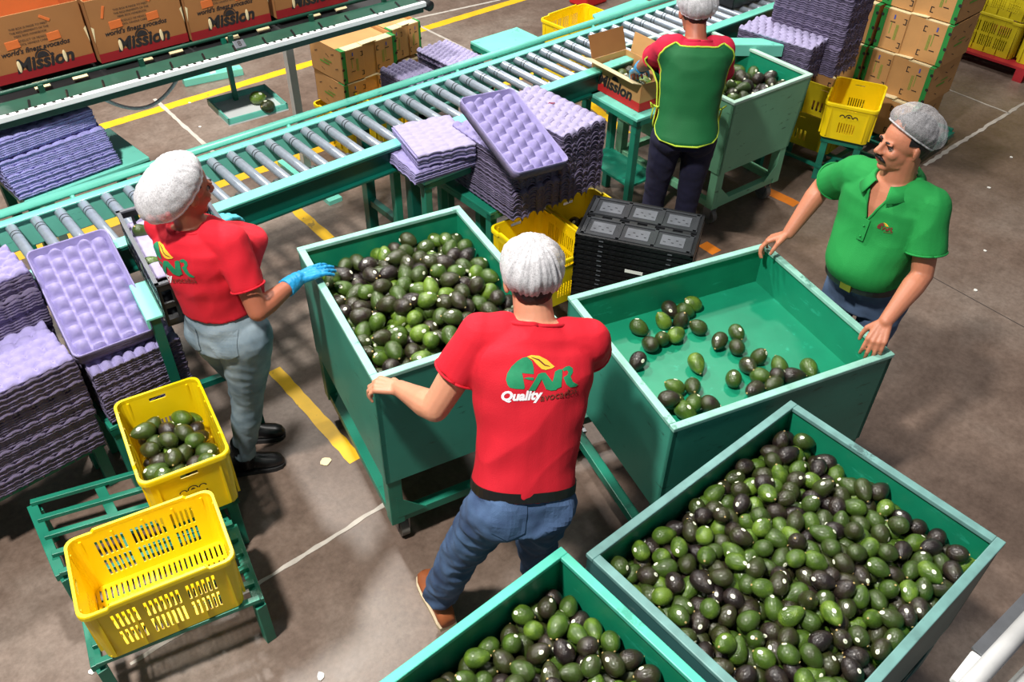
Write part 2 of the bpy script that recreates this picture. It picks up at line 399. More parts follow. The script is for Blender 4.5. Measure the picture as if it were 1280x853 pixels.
strip(0,at(352,247,0),at(412,299,0),.072,M['yellow_paint'],wob=.004)
strip(0,at(343,462,0),at(445,576,0),.072,M['yellow_paint'],wob=.004)
strip(0,at(722,118,0),at(748,150,0)+V((0,-.3,0)),.075,M['yellow_paint'],wob=.004)
strip(0,at(958,238,0),at(996,256,0),.085,M['orange_paint'],wob=.003)
strip(0,at(878,305,0),at(896,316,0),.085,M['orange_paint'],wob=.003)
strip(0,(.1,2.16,0),(1.27,2.12,0),.02,M['joint'],h=.0024,wob=.004)
strip(0,at(193,124,0),at(266,190,0),.03,M['joint'],h=.0024,wob=.004)
strip(0,at(497,28,0),at(625,0,0),.03,M['joint'],h=.0024,wob=.003)
strip(0,at(511,26,0),at(590,65,0),.025,M['joint'],h=.0024,wob=.003)
strip(0,at(1155,207,0),at(1285,126,0),.03,M['joint'],h=.0024,wob=.008)
strip(0,at(1180,110,0),at(1262,142,0),.012,M['joint'],h=.0024,wob=.003)
strip(0,at(1150,338,0),at(1285,412,0),.006,M['joint_d'])
strip(0,at(320,270,0),at(370,240,0),.006,M['joint_d'])
# debris
dl=[(398,582,'torn'),(450,612,'leaf')]
def scrap(px,py,r,m,label,name='paper_scrap',cat='scrap'):
    c=at(px,py,0); mb=MB(); n=9; poly=[(r*random.uniform(.6,1.1)*math.cos(2*PI*i/n),r*random.uniform(.5,1)*math.sin(2*PI*i/n)) for i in range(n)]
    mb.prism(poly,0.001,.005); o=mb.build(name,m); o.location=c; o.rotation_euler=(0,0,random.uniform(0,6)); tag(o,label,cat); return o
scrap(665/1280*1280*0+347,577,.022,M['white'],'small white paper scrap at the toe of the black boot')
scrap(407,578,.028,M['cream'],'crumpled pale paper scrap on the floor between the boot and the middle bin')
scrap(401,846,.022,M['white'],'round white paper scrap near the bottom edge left of the nearest bin')
scrap(115,841,.016,M['white'],'tiny white paper scrap below the corner of the crate rack')
scrap(1219,363,.014,M['white'],'white paper scrap on open floor below the green-shirted man\'s sleeve')
scrap(442,232,.012,M['white'],'tiny white scrap on the floor under the edge of the roller conveyor','paper_scrap')
for (x,y,l) in [(1231,314,'white fleck on the floor far right of the green polo shirt'),(1236,235,'white fleck on the floor near the right edge above the floor joint'),(1176,294,'white fleck on the floor just beside the green sleeve'),(1264,197,'white fleck at the right edge below the pale floor joint'),(237,129,'white fleck on the floor beside the weighing tray'),(250,159,'white fleck on the floor between weighing tray and conveyor')]:
    scrap(x,y,.012,M['white'],l)

# ================================================================== roller conveyor
cv=thing('roller_conveyor','long turquoise roller conveyor with grey steel rollers crossing the hall','conveyor',(3.24,3.60,0),-math.radians(2.9))
X0,X1=-3.9,6.2; HW=.245; HF=.195
def cvm(c): return c
b=MB(); b.bx(X0,X1,-HW-.035,-HW,.76,.90); b.bx(X0,X1,-HW-.06,-HW-.03,.76,.775); b.bx(X0,X1,-HW-.06,-HW+.0,.885,.9); b.build('near_rail',M['dark_green'],cv,bevel=.003)
b=MB(); b.bx(X0,X1,-HW-.062,-HW+.012,.9,.912); b.build('rail_cap',M['turq'],cv,bevel=.003)
b=MB(); b.bx(X0,X1,HF,HF+.035,.76,.905); b.bx(X0,X1,HF-.012,HF+.04,.90,.91); b.build('far_rail',M['turq'],cv,bevel=.003)
b=MB(); b.tube((X0,HF+.068,.925),(X1-1.6,HF+.068,.925),.021,12); b.build('guard_tube',M['turq'],cv,smooth=True)
x=X0+.4
while x<X1-1.6:
    b=MB(); b.tube((x,HF+.03,.89),(x,HF+.068,.92),.012,8); b.build('guard_bracket',M['turq'],cv,smooth=True); x+=1.15
rm=MB(); rm.tube((0,-HW,.885),(0,HF,.885),.0245,16); rm.cm=1
for yy in (HF-.08,HF-.105): rm.tube((0,yy-.003,.885),(0,yy+.003,.885),.0251,16,cap=False)
rme=rm.mesh('roller',[M['roller'],M['dark_metal']],smooth=True)
bm=bmesh.new(); bm.from_mesh(rme)
for e in bm.edges: e.smooth=(len(e.link_faces)==2 and e.calc_face_angle(0)<.8)
bm.to_mesh(rme); bm.free()
x=X0+.06
while x<X1:
    o=bpy.data.objects.new('roller',rme); COL.objects.link(o); o.parent=cv; o.location=(x,0,0); x+=.108
b=MB(); b.bx(X0,X1,.02,.05,.70,.72); b.bx(X0,X1,-.14,-.12,.70,.72); b.build('drive_bar',M['dark_metal'],cv)
b=MB(); b.cm=0
x=X0+.1; i=0
while x<X1-.2:
    b.cm=0; b.tube((x,-.03,.74),(x,.02,.74),.03,10); b.cm=1; b.bx(x+.03,x+.06,-.06,-.02,.72,.75); x+=.216; i+=1
b.build('drive_sprockets',[M['steel'],M['dark_metal']],cv)['kind']='stuff'
x=X0+.7
while x<X1:
    for s in (-1,1):
        b=MB(); b.bx(x-.03,x+.03,s*HW-.03,s*HW+.03,0,.76); b.build('leg',M['dark_green'],cv,bevel=.003)
    b=MB(); b.bx(x-.02,x+.02,-HW,HW,.25,.29); b.build('cross_brace',M['dark_green'],cv); x+=2.45

# ================================================================== raised belt conveyor with cartons
ov=thing('belt_conveyor','raised dark green belt conveyor with white slotted edge carrying printed cartons','conveyor',(3.08,3.99,0),-math.radians(2.7))
b=MB(); b.bx(-4.2,0,-.03,0,1.292,1.318); b.build('white_edge',M['white_metal'],ov,bevel=.003)
b=MB()
for k in range(70):
    xx=-3.05+k*.04
    if k%17<11: b.bx(xx,xx+.014,-.020,-.004,1.316,1.3195)
o=b.build('edge_slots',M['black'],ov); o['kind']='stuff'
b=MB(); b.bx(-4.2,0,0,.17,1.25,1.30); b.build('side_channel',M['belt_green'],ov,bevel=.004)
b=MB(); b.bx(-4.2,.02,.17,.62,1.22,1.27); b.build('belt',M['rubber'],ov)
b=MB(); b.tube((.03,-.02,1.285),(.03,.75,1.285),.03,14); b.build('end_roller',M['dark_metal'],ov,smooth=True)
b=MB(); b.tube((-4.2,.185,1.335),(0,.185,1.335),.010,10); b.build('guide_rail',M['belt_green'],ov,smooth=True)
for k in range(9):
    b=MB(); xx=-4.0+k*.48; b.bx(xx-.012,xx+.012,.16,.18,1.295,1.335); b.build('rail_bracket',M['belt_green'],ov)
for k in range(24):
    b=MB(); xx=-4.05+k*.17; b.tube((xx,.03,1.30),(xx+.02,.11,1.303),.006,6); b.build('channel_slot',M['black'],ov)
for k,xx in enumerate((-3.9,-2.15,-.55)):
    b=MB(); b.bx(xx-.025,xx+.025,.68,.73,.02,1.25); b.build('leg',M['white_metal'] if k else M['turq'],ov)
    b=MB(); b.bx(xx-.05,xx+.05,.35,1.05,0,.03); b.build('foot_bar',M['turq'],ov)
# tag "8"
c=at(293,57,1.31)
tg=MB(); tg.bx(-.03,.03,-.022,.022,0,.006); t8=tg.build('number_tag',M['light_pl'],None,bevel=.006); t8.location=(c.x,c.y-.06,1.335); t8.rotation_euler=(math.radians(40),0,-.05)
tag(t8,'small grey tag reading 8 on the belt conveyor edge','tag')
p=flat_print([text_tris('8',.04,offset=.001)+(0,)],(0,0,.006),(1,0,0),(0,1,0),'number',[M['print_black']],t8)
# hose hanging
pts=[]
A=at(122,118,1.27);B=at(226,88,1.27)
for i in range(15):
    t=i/14; p_=A.lerp(B,t); p_.z-=.13*math.sin(PI*t)**.8; pts.append(p_)
b=MB(); b.path(pts,.009,8); tag(b.build('hanging_hose',M['pipe'],None,smooth=True),'thin pale hose looping down under the belt conveyor','hose')
# far away foot bar
fb=thing('foot_support','turquoise foot bar with white upright beyond the belt conveyor','support',at(267,99,0))
b=MB(); d=(at(304,92,0)-at(231,107,0)); b.beam(-d/2+V((0,0,.03)),d/2+V((0,0,.03)),.09,.06); b.build('foot_bar',M['turq'],fb,bevel=.004)
b=MB(); b.beam((0,0,.05),(.02,.25,.75),.05,.05); b.build('upright',M['white_metal'],fb)

# weighing tray hanging from the conveyor edge
wt=thing('hanging_tray','small white tray on a turquoise post hung below the belt conveyor','tray',(at(310,133,.95).x,at(310,133,.95).y,.95),-.12)
b=MB(); b.bx(-.17,.17,-.15,.15,-.008,0); b.build('tray_base',M['white_metal'],wt)
for (x0,x1,y0,y1) in ((-.17,.17,.14,.15),(-.17,.17,-.15,-.14),(-.17,-.16,-.15,.15),(.16,.17,-.15,.15)):
    b=MB(); b.bx(x0,x1,y0,y1,0,.03); b.build('tray_rim',M['turq'],wt)
b=MB(); b.bx(-.035,-.01,.10,.125,0,.36); b.build('post',M['frame_green'],wt,bevel=.003)

# ================================================================== cartons on the belt
def open_carton(Lx,Wy,H,th=.005,wall=None):
    mb=MB(); x,y=Lx/2,Wy/2
    mb.bx(-x,x,-y,-y+th,0,H); mb.bx(-x,x,y-th,y,0,H); mb.bx(-x,-x+th,-y,y,0,H); mb.bx(x-th,x,-y,y,0,H); mb.bx(-x,x,-y,y,0,th)
    return mb
car_text=[text_tris("world's finest avocados",.033,shear=.3,offset=.0006),text_tris('Mission',.088,shear=.2,offset=.003)]
small=[text_tris(s,.0135) for s in ('THIS BOX IS MADE TO MEET','THE REQUIREMENTS OF THE','FIBRE BOX HANDBOOK','PRODUCT OF MEXICO','KEEP COOL HANDLE CAREFULLY')]
def arch(cx,cy,r0,r1,a0=0,a1=PI,n=14):
    vs=[];fs=[]
    for i in range(n+1):
        t=a0+(a1-a0)*i/n; vs += [(cx+r0*math.cos(t),cy+r0*math.sin(t)),(cx+r1*math.cos(t),cy+r1*math.sin(t))]
    for i in range(n): k=2*i; fs.append((k,k+1,k+3,k+2))
    return vs,fs
CX,CY,CHt=.455,.34,.30
def carton(label,loc,rz):
    t=thing('printed_carton',label,'carton',loc,rz,'open avocado cartons on the raised belt')
    bb=open_carton(CX,CY,CHt).build('carton_body',M['kraft_d'],t,bevel=.002)
    inn=MB(); e=.0065
    x,y=CX/2-e,CY/2-e; inn.add([(-x,-y,.012),(x,-y,.012),(x,y,.012),(-x,y,.012),(-x,-y,CHt-.003),(x,-y,CHt-.003),(x,y,CHt-.003),(-x,y,CHt-.003)],[(0,1,2,3),(0,1,5,4),(1,2,6,5),(2,3,7,6),(3,0,4,7)]); inn.build('inner_lining',M['kraft_in'],t)
    o=flat_print([rect(-CX/2,CX/2,0,.045)+(0,)],(0,-CY/2,0),(1,0,0),(0,0,1),'red_band',[M['print_red']],t)
    o=flat_print([rect(-CY/2,CY/2,0,.045)+(0,)],(CX/2,0,0),(0,1,0),(0,0,1),'red_band',[M['print_red']],t)
    items=[shift(car_text[0],-.02,.132)+(0,),shift(car_text[1],.0,.064)+(0,)]
    items += [arch(-.0,.085,.0,.028)+(0,),arch(0,.088,.031,.036)+(0,)]
    for k,s in enumerate(small): items.append(shift(s,-.02,.235-k*.017-(.006 if k>2 else 0))+(0,))
    flat_print(items,(0,-CY/2,0),(1,0,0),(0,0,1),'printed_lettering',[M['print_black']],t,lift=.002)
    # cut-out tabs
    for (cx,cz,w,h,rot) in ((-.11,.168,.062,.038,.05),(.075,.168,.06,.038,.05),(-.155,.235,.012,.06,-.35),(.06,.255,.05,.014,-.6)):
        b=MB(); b.box((0,0,0),(w,.004,h),R=Matrix.Rotation(-rot,3,'Y')); o=b.build('cut_tab',M['print_orange'],t,bevel=.0018); o.location=(cx,-CY/2-.001,cz)
    for cx in (-.115,.095):
        b=MB(); b.sphere((0,0,0),(.009,.003,.03)); o=b.build('vent_slot',M['cream'],t,smooth=True); o.location=(cx,-CY/2-.0015,.065)
    for s in (-1,1):
        b=MB(); b.add([(s*CX/2,-CY/2-.001,.10),(s*(CX/2-.012),-CY/2-.002,.17),(s*CX/2,-CY/2-.001,.18)],[(0,1,2)]); b.build('corner_notch',M['cream'],t)
    return t
cl=['printed brown avocado carton at the left end of the raised belt','second printed carton from the left on the raised belt','third printed carton from the left on the raised belt','fourth printed carton from the left on the raised belt, mostly above the frame']
for k in range(4):
    px=[(0,107),(130,78),(245,50),(352,22)][k]
    A=at(px[0],px[1],1.35)
    carton(cl[k],(A.x+.245,A.y+CY/2+.06,1.318),-.045)
# packets between rail and belt
for k,(px,py) in enumerate(((52,107),(99,95),(181,74),(219,64),(290,47),(425,10),(392,19),(328,36))):
    q=at(px,py,1.30); b=MB(); b.bx(-.035,.035,-.02,.02,0,.01); o=b.build('paper_label',M['cream'],None); o.location=(q.x,q.y,1.30); o.rotation_euler=(.5,0,-.05)
    tag(o,'small cream printed slip lying along the guide rail of the raised belt','label','slips along the raised belt rail')

# ================================================================== bins on wheels
def make_bin(label, c, yaw, L, Wd, zt, zb, ins, out, rim, fr, casterm, taper=0, foot=.11, rimw=.03, zfl=None):
    t=thing('wheeled_bin',label,'bin',(c[0],c[1],0),yaw); x,y=L/2,Wd/2; th=.018
    def panel(p,q,inw):
        # p,q outer corners at top; outward side coloured out, inner ins
        p=V(p);q=V(q);d=(q-p).normalized();n=V((-d.y,d.x,0))  # inward
        mb=MB(); tb=V((0,0,0))
        pc=p*(1-taper); qc=q*(1-taper)
        P=[V((p.x,p.y,zt)),V((q.x,q.y,zt)),V((qc.x,qc.y,zb)),V((pc.x,pc.y,zb))]
        Q=[k+n*th for k in P]
        mb.cm=0; mb.add(P,[(0,1,2,3)]); mb.cm=1; mb.add(Q,[(3,2,1,0)]); mb.cm=0
        mb.add(P+Q,[(0,4,5,1),(1,5,6,2),(2,6,7,3),(3,7,4,0)])
        mb.build('side_panel',[out,ins],t)
    cs=[(-x,-y,0),(x,-y,0),(x,y,0),(-x,y,0)]
    for k in range(4): panel(cs[k],cs[(k+1)%4],1)
    b=MB(); k=1-taper; zf=zfl if zfl else zb; b.bx(-x*k+.017,x*k-.017,-y*k+.017,y*k-.017,zf,zf+.015); b.build('floor_board',ins,t)
    r=rimw; h=.014
    for (x0,x1,y0,y1) in ((-x-.004,x+.004,-y-.004,-y-.004+r),(-x-.004,x+.004,y+.004-r,y+.004),(-x-.004,-x-.004+r,-y+r-.004,y-r+.004),(x+.004-r,x+.004,-y+r-.004,y-r+.004)):
        b=MB(); b.bx(x0,x1,y0,y1,zt-.004,zt+h); b.build('rim',rim,t,bevel=.003)
    for sx in(-1,1):
        for sy in(-1,1):
            kx=x*(1-taper)-.035; ky=y*(1-taper)-.035
            b=MB(); b.bx(sx*kx-.03,sx*kx+.03,sy*ky-.03,sy*ky+.03,foot+.03,zb); b.build('leg',fr,t,bevel=.003)
            cs_=thing_part('caster',t,(sx*(kx-.03),sy*(ky-.03),0))
            b=MB(); b.bx(-.03,.03,-.035,.035,foot+.018,foot+.03); b.bx(-.028,-.022,-.03,.03,.045,foot+.02); b.bx(.022,.028,-.03,.03,.045,foot+.02); b.build('fork',M['steel'],cs_)
            b=MB(); b.tube((-.018,0,.055),(.018,0,.055),.055,20); b.tube((-.023,0,.055),(.023,0,.055),.02,12); b.build('wheel',casterm,cs_,auto=True)
    kx=x*(1-taper)-.035; ky=y*(1-taper)-.035
    for (a,b_) in (((-kx,-ky),(kx,-ky)),((-kx,ky),(kx,ky)),((-kx,-ky),(-kx,ky)),((kx,-ky),(kx,ky))):
        b=MB(); b.beam((a[0],a[1],foot+.05),(b_[0],b_[1],foot+.05),.045,.045); b.build('frame_rail',fr,t,bevel=.003)
    # gusset plates
    for sx in(-1,1):
        b=MB(); b.add([(sx*kx,-ky-.031,foot+.07),(sx*(kx-.13),-ky-.031,foot+.07),(sx*kx,-ky-.031,foot+.2),(sx*kx,-ky-.027,foot+.07),(sx*(kx-.13),-ky-.027,foot+.07),(sx*kx,-ky-.027,foot+.2)],[(0,1,2),(3,5,4),(0,3,4,1),(1,4,5,2),(2,5,3,0)]); b.build('gusset',fr,t)
    return t
def thing_part(name,parent,loc):
    o=bpy.data.objects.new(name,None); COL.objects.link(o); o.parent=parent; o.location=loc; o.empty_display_size=.05; return o
BR=dict(c=(2.455,1.31),yaw=math.radians(-19.0),L=1.0,W=.815,zt=.9,zb=.42)
bin_r=make_bin('green wheeled wooden bin with a few loose avocados, held by the man in green',BR['c'],BR['yaw'],BR['L'],BR['W'],.886,.42,M['teal_in'],M['teal_out'],M['teal_rim'],M['frame_green'],M['caster'],zfl=.685)
BC=dict(c=(1.645,2.24),yaw=math.radians(-15.6),L=.75,W=.90)
bin_c=make_bin('green wheeled wooden bin heaped with avocados between the two workers in red',BC['c'],BC['yaw'],BC['L'],BC['W'],.986,.42,M['teal_in'],M['teal_out'],M['teal_rim'],M['frame_green'],M['caster_grey'])
BF=dict(c=(1.74,.514),yaw=math.radians(-2.9),L=1.03,W=.80)
bin_f=make_bin('large slate-green wheeled wooden bin full of avocados at the front right',BF['c'],BF['yaw'],BF['L'],BF['W'],.886,.40,M['teal_in'],M['slate'],M['teal_rim_grey'],M['slate'],M['caster_grey'])
BL=dict(c=(.670,.63),yaw=math.radians(-2.3),L=1.03,W=.80)
bin_l=make_bin('bright green wooden bin of avocados cut off by the bottom edge, nearest the camera',BL['c'],BL['yaw'],BL['L'],BL['W'],.886,.40,M['teal_in'],M['teal_out'],M['teal_rim_bright'],M['frame_green'],M['caster_grey'])
BT=dict(c=(4.54,2.93),yaw=math.radians(-6.6),L=.70,W=1.0)
bin_t=make_bin('pale green wheeled bin of avocados beside the worker in the green apron',BT['c'],BT['yaw'],BT['L'],BT['W'],.886,.40,M['teal_in'],M['pale_green'],M['pale_rim'],M['pale_green'],M['caster_grey'],taper=.06)

# ================================================================== racks and stands
def slat_rack(label, A, B, D, z, nsl, m, cross=(0,.5,1), legs=True, name='slatted_rack'):
    """A,B: ends of the near edge, D: vector to far edge"""
    A=V(A);B=V(B);D=V(D); t=thing(name,label,'rack',(A.x,A.y,0))
    o0=V((0,0,z)); ab=B-A
    for i in range(nsl):
        q=D*(i/(nsl-1)); b=MB(); b.beam(o0+q+V((0,0,-.012)),o0+q+ab+V((0,0,-.012)),.024,.02); b.build('slat',m,t,bevel=.002)
    for f in cross:
        b=MB(); b.beam(o0+ab*f+V((0,0,-.04)),o0+ab*f+D+V((0,0,-.04)),.04,.035); b.build('cross_bar',m,t,bevel=.002)
    if legs:
        for f in (0,1):
            for g in (0,1):
                p=ab*f*.97+D*g*.97+ab*.015+D*.015; b=MB(); b.bx(p.x-.02,p.x+.02,p.y-.02,p.y+.02,0,z-.05); b.build('leg',m,t,bevel=.002)
    return t
zr=.29
A=at(118,828,zr);B=at(324,746,zr);D=at(290,652,zr)-B
slat_rack('green slatted steel rack under the empty yellow crate',A,B,D,zr,6,M['frame_green'],cross=(0,.99))
A=at(72,712,zr-.02);D=at(36,625,zr-.02)-A
slat_rack('green slatted steel rack between the empty crate and the tray stacks',A,A+(B-at(121,815,zr)).normalized()*.62,D,zr-.03,5,M['frame_green'],cross=(0,.42,1))
def table(label,c,yaw,Lx,Wy,z,m,name='steel_table',legs=4,th=.02,cat='table',shelf=None,legm=None):
    t=thing(name,label,cat,(c[0],c[1],0),yaw); b=MB(); b.bx(-Lx/2,Lx/2,-Wy/2,Wy/2,z-th,z); b.build('tabletop',m,t,bevel=.004)
    b=MB()
    for (x0,x1,y0,y1) in ((-Lx/2,Lx/2,-Wy/2,-Wy/2+.03),(-Lx/2,Lx/2,Wy/2-.03,Wy/2),(-Lx/2,-Lx/2+.03,-Wy/2,Wy/2),(Lx/2-.03,Lx/2,-Wy/2,Wy/2)): b.bx(x0,x1,y0,y1,z-th-.03,z-th)
    b.build('apron_rail',legm or m,t)
    for sx in(-1,1):
        for sy in(-1,1):
            b=MB(); px=sx*(Lx/2-.03);py=sy*(Wy/2-.03); b.bx(px-.022,px+.022,py-.022,py+.022,0,z-th-.0); b.build('leg',legm or m,t,bevel=.003)
    if shelf:
        b=MB(); b.bx(-Lx/2+.03,Lx/2-.03,-Wy/2+.03,Wy/2-.03,shelf-.015,shelf); b.build('shelf',legm or m,t)
    return t
# ================================================================== moulded pulp trays
def pulp_tray_mesh(name, Lx, Ly, nx, ny, m, amp=.017, res=7, th=.008):
    NX=nx*res; NY=ny*res; mb=MB(); top=[];bot=[]
    def h(i,j):
        u=i/res; w=j/res; best=9
        for rr_ in (int(w)-1,int(w),int(w)+1):
            off=.5 if rr_%2 else 0
            cu_=math.floor(u-off)+.5+off
            for q in (-1,0,1): best=min(best,(u-cu_-q)**2+((w-rr_-.5)*.95)**2)
        r=min(1,math.sqrt(best)/.60); return amp*(2*math.sqrt(max(0,1-r*r))**1.0-1) if r<1 else -amp
    for j in range(NY+1):
        for i in range(NX+1):
            x=(i/NX-.5)*Lx; y=(j/NY-.5)*Ly; z=h(i,j)
            top.append((x,y,z+th/2)); bot.append((x,y,z-th/2))
    n=len(top); f=[]; W_=NX+1
    for j in range(NY):
        for i in range(NX):
            a=j*W_+i; f.append((a,a+1,a+1+W_,a+W_)); f.append((n+a,n+a+W_,n+a+1+W_,n+a+1))
    def edge(seq):
        for a,b in zip(seq,seq[1:]): f.append((a,b,n+b,n+a))
    edge([i for i in range(W_)]); edge([NY*W_+i for i in range(W_)][::-1]); edge([j*W_ for j in range(NY+1)][::-1]); edge([j*W_+NX for j in range(NY+1)])
    mb.add(top+bot,f); return mb.mesh(name,m,smooth=True)
def tray_stack(me, x,y,z0,z1,yaw,label_top,label_rest,group,pitch=.0115,jit=.004,tilt=(0,0),bundles=None,scale=None,drift=(0,0),mt=None,name='moulded_tray',topm=None):
    n=max(1,int((z1-z0)/pitch)); bj=(0,0,0)
    for k in range(n):
        o=bpy.data.objects.new(name,me); COL.objects.link(o)
        if bundles and k%bundles==0: bj=(random.uniform(-.014,.014),random.uniform(-.014,.014),random.uniform(-.02,.02))
        f=k/max(1,n-1)
        o.location=(x+random.uniform(-jit,jit)+bj[0]+drift[0]*f,y+random.uniform(-jit,jit)+bj[1]+drift[1]*f,z0+.017+pitch*k)
        o.rotation_euler=(tilt[0],tilt[1],yaw+random.uniform(-.006,.006)+bj[2])
        if scale: o.scale=scale
        if k==n-1: tag(o,label_top,'tray')
        else: tag(o,label_rest+', %s from the top'%nth(n-k),'tray',group)
    return o
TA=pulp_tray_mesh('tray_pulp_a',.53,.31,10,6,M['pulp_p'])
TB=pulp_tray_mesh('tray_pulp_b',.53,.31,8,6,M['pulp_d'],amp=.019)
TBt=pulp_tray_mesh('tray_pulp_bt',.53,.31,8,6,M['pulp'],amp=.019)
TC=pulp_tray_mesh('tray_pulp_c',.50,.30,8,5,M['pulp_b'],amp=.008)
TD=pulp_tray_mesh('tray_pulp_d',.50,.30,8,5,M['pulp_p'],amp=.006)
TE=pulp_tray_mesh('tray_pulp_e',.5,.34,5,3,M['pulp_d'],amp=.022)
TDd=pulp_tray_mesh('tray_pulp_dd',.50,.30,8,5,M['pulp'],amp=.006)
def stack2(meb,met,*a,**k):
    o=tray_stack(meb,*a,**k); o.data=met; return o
# --- near left
stack2(TB,TBt,.20,3.115,.30,.80,0.02,'top purple domed tray of the stack at the left edge above the green rack','domed purple pulp tray in the lower left stack','trays in the lower left stack',bundles=15,pitch=.0125)
stack2(TB,TBt,.225,3.38,.60,1.04,0.02,'top purple domed tray of the small stack at the far left edge by the rollers','domed purple tray in the stack by the rollers\' left end','trays in the left stack by the rollers',bundles=14,pitch=.0125,scale=(1,.75,1))
stack2(TB,TBt,.690,3.10,.42,.70,-.03,'purple domed tray on top of the stack right beneath the leaning rimmed tray, left','domed purple tray in the stack under the left leaning tray','trays in the stack under the left leaning tray',bundles=12,scale=(.70,1.08,1),pitch=.0125)
table('green steel stand under the lower left tray stack at the left edge',(.16,3.13),.02,.60,.20,.298,M['frame_green'],cat='stand')
table('tall green stand under the small tray stack at the left end of the rollers',(.20,3.40),.0,.5,.16,.598,M['frame_green'],cat='stand')
table('green stand under the tray stack beneath the left leaning tray',(.69,3.10),-.03,.40,.34,.418,M['frame_green'],cat='stand')
# --- rimmed leaning trays
def rimmed_mesh(name,Lx,Ly,nx,ny,m,amp=.021,res=8):
    NX=nx*res;NY=ny*res;mb=MB();top=[];bot=[]
    rim=.018
    for j in range(NY+1):
        for i in range(NX+1):
            u=i/res; w=j/res; off=.5 if int(min(w,ny-1e-6))%2 else 0
            s=abs(math.sin(PI*w)); d=abs(math.sin(PI*(u+off)))
            z=amp*(2*(s*d)**.7-1)
            x=(i/NX-.5)*(Lx-2*rim); y=(j/NY-.5)*(Ly-2*rim)
            if i in(0,NX) or j in (0,NY): z=-amp
            top.append((x,y,z)); bot.append((x,y,z-.004))
    n=len(top);f=[];W_=NX+1
    for j in range(NY):
        for i in range(NX):
            a=j*W_+i; f.append((a,a+1,a+1+W_,a+W_)); f.append((n+a,n+a+W_,n+a+1+W_,n+a+1))
    mb.add(top+bot,f)
    # rounded rim wall and lip
    def rr(x,y,r,n=6):
        P=[]
        for cx,cy,a0 in ((x-r,y-r,0),(-x+r,y-r,PI/2),(-x+r,-y+r,PI),(x-r,-y+r,3*PI/2)):
            for k in range(n+1):
                t=a0+PI/2*k/n; P.append((cx+r*math.cos(t),cy+r*math.sin(t)))
        return P
    prof=[(-rim-.004,-amp-.004,.02),(-rim,-amp,.02),(-.006,.012,.028),(-.003,.016,.03),(0,.014,.03),(.001,.008,.03),(-.006,-.030,.03),(-.016,-.032,.02)]
    rings=[]
    for off,z,r in prof:
        rings.append([(p[0],p[1],z) for p in rr(Lx/2+off,Ly/2+off,max(.004,r))])
    vs=[v for R_ in rings for v in R_]; m_=len(rings[0]); f=[]
    for k in range(len(rings)-1):
        for i in range(m_):
            j=(i+1)%m_; f.append((k*m_+i,k*m_+j,(k+1)*m_+j,(k+1)*m_+i))
    mb.add(vs,f)
    return mb.mesh(name,m,smooth=True)
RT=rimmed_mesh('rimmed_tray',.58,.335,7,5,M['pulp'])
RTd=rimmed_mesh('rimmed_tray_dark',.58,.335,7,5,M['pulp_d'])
def plane_R(far_l,far_r,near_r,near_l):
    c=(far_l+far_r+near_l+near_r)/4; x=((far_l+far_r)-(near_l+near_r)).normalized(); y=((far_l+near_l)-(far_r+near_r)); y=(y-x*y.dot(x)).normalized(); z=x.cross(y)
    return c,Matrix((x,y,z)).transposed(), ((far_l+far_r)-(near_l+near_r)).length/2, ((far_l+near_l)-(far_r+near_r)).length/2
def leaning(corners,z,lab,n,labrest,grp,pitch=.014):
    c,R,Lx,Ly=plane_R(at(*corners[0],z[0]),at(*corners[1],z[0]),at(*corners[2],z[1]),at(*corners[3],z[1]))
    for k in range(n):
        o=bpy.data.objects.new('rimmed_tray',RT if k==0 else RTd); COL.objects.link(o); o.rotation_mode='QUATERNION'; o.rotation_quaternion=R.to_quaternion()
        o.scale=(Lx/.58,Ly/.335,1); o.location=c-R.col[2]*pitch*k+ (R.col[1]*random.uniform(-.003,.003) if k else V((0,0,0)))
        if k==0: tag(o,lab,'tray')
        else: tag(o,labrest+', %s down'%nth(k+1),'tray',grp)
leaning(((33,316),(131,289),(199,411),(91,452)),(1.0,.78),'large lilac rimmed tray with rows of round cups leaning left of the woman in red',4,'rimmed tray nested under the left leaning tray','trays nested under the left leaning tray')
leaning(((579,131),(634,107),(706,196),(650,227)),(1.20,1.04),'lilac rimmed tray with round cups leaning across the middle tray stacks',2,'rimmed tray nested under the middle leaning tray','trays nested under the middle leaning tray')
# --- flat stack on the stand behind the middle bin
st=table('turquoise steel stand holding flat purple trays beside the rollers',(2.56,3.27),-.06,.42,.36,.80,M['turq'],cat='stand',legm=M['frame_green'])
stack2(TDd,TDd,2.50,3.22,.80,.875,-.15,'flat purple tray showing under the pale upper stack on the turquoise stand','flat purple tray low in the stack on the turquoise stand','flat trays low on the turquoise stand',scale=(.80,1.05,1),pitch=.011)
stack2(TDd,TD,2.52,3.24,.875,.955,1.28,'topmost pale lilac flat tray on the turquoise stand','flat lilac tray in the upper stack on the turquoise stand','flat trays high on the turquoise stand',scale=(.72,1.08,1),pitch=.010)
# --- middle stacks
tc=table('green steel stand under the middle stacks of purple trays',(2.97,3.10),-.05,.74,.50,.62,M['frame_green'],cat='stand')
stack2(TB,TBt,2.78,2.97,.62,.97,PI/2-.1,'purple domed tray on top of the stack behind the middle leaning tray','domed purple pulp tray in the left middle stack','trays in the left middle stack',bundles=12,pitch=.0125)
stack2(TB,TA,3.085,2.93,.62,1.02,PI/2-.03,'pale lilac domed tray on top of the middle stack, a few dry twigs on it','domed grey-purple tray in the right middle stack','trays in the right middle stack',bundles=16,pitch=.0125)
b=MB(); q=at(683,134,1.03); b.path([q,q+V((.03,.01,.012)),q+V((.06,-.005,.006))],.0025,5); b.path([q+V((.02,.02,0)),q+V((.045,-.01,.012))],.002,5); tag(b.build('dry_twig',M['print_red']),'small dry reddish twigs on the pale middle tray','twig')
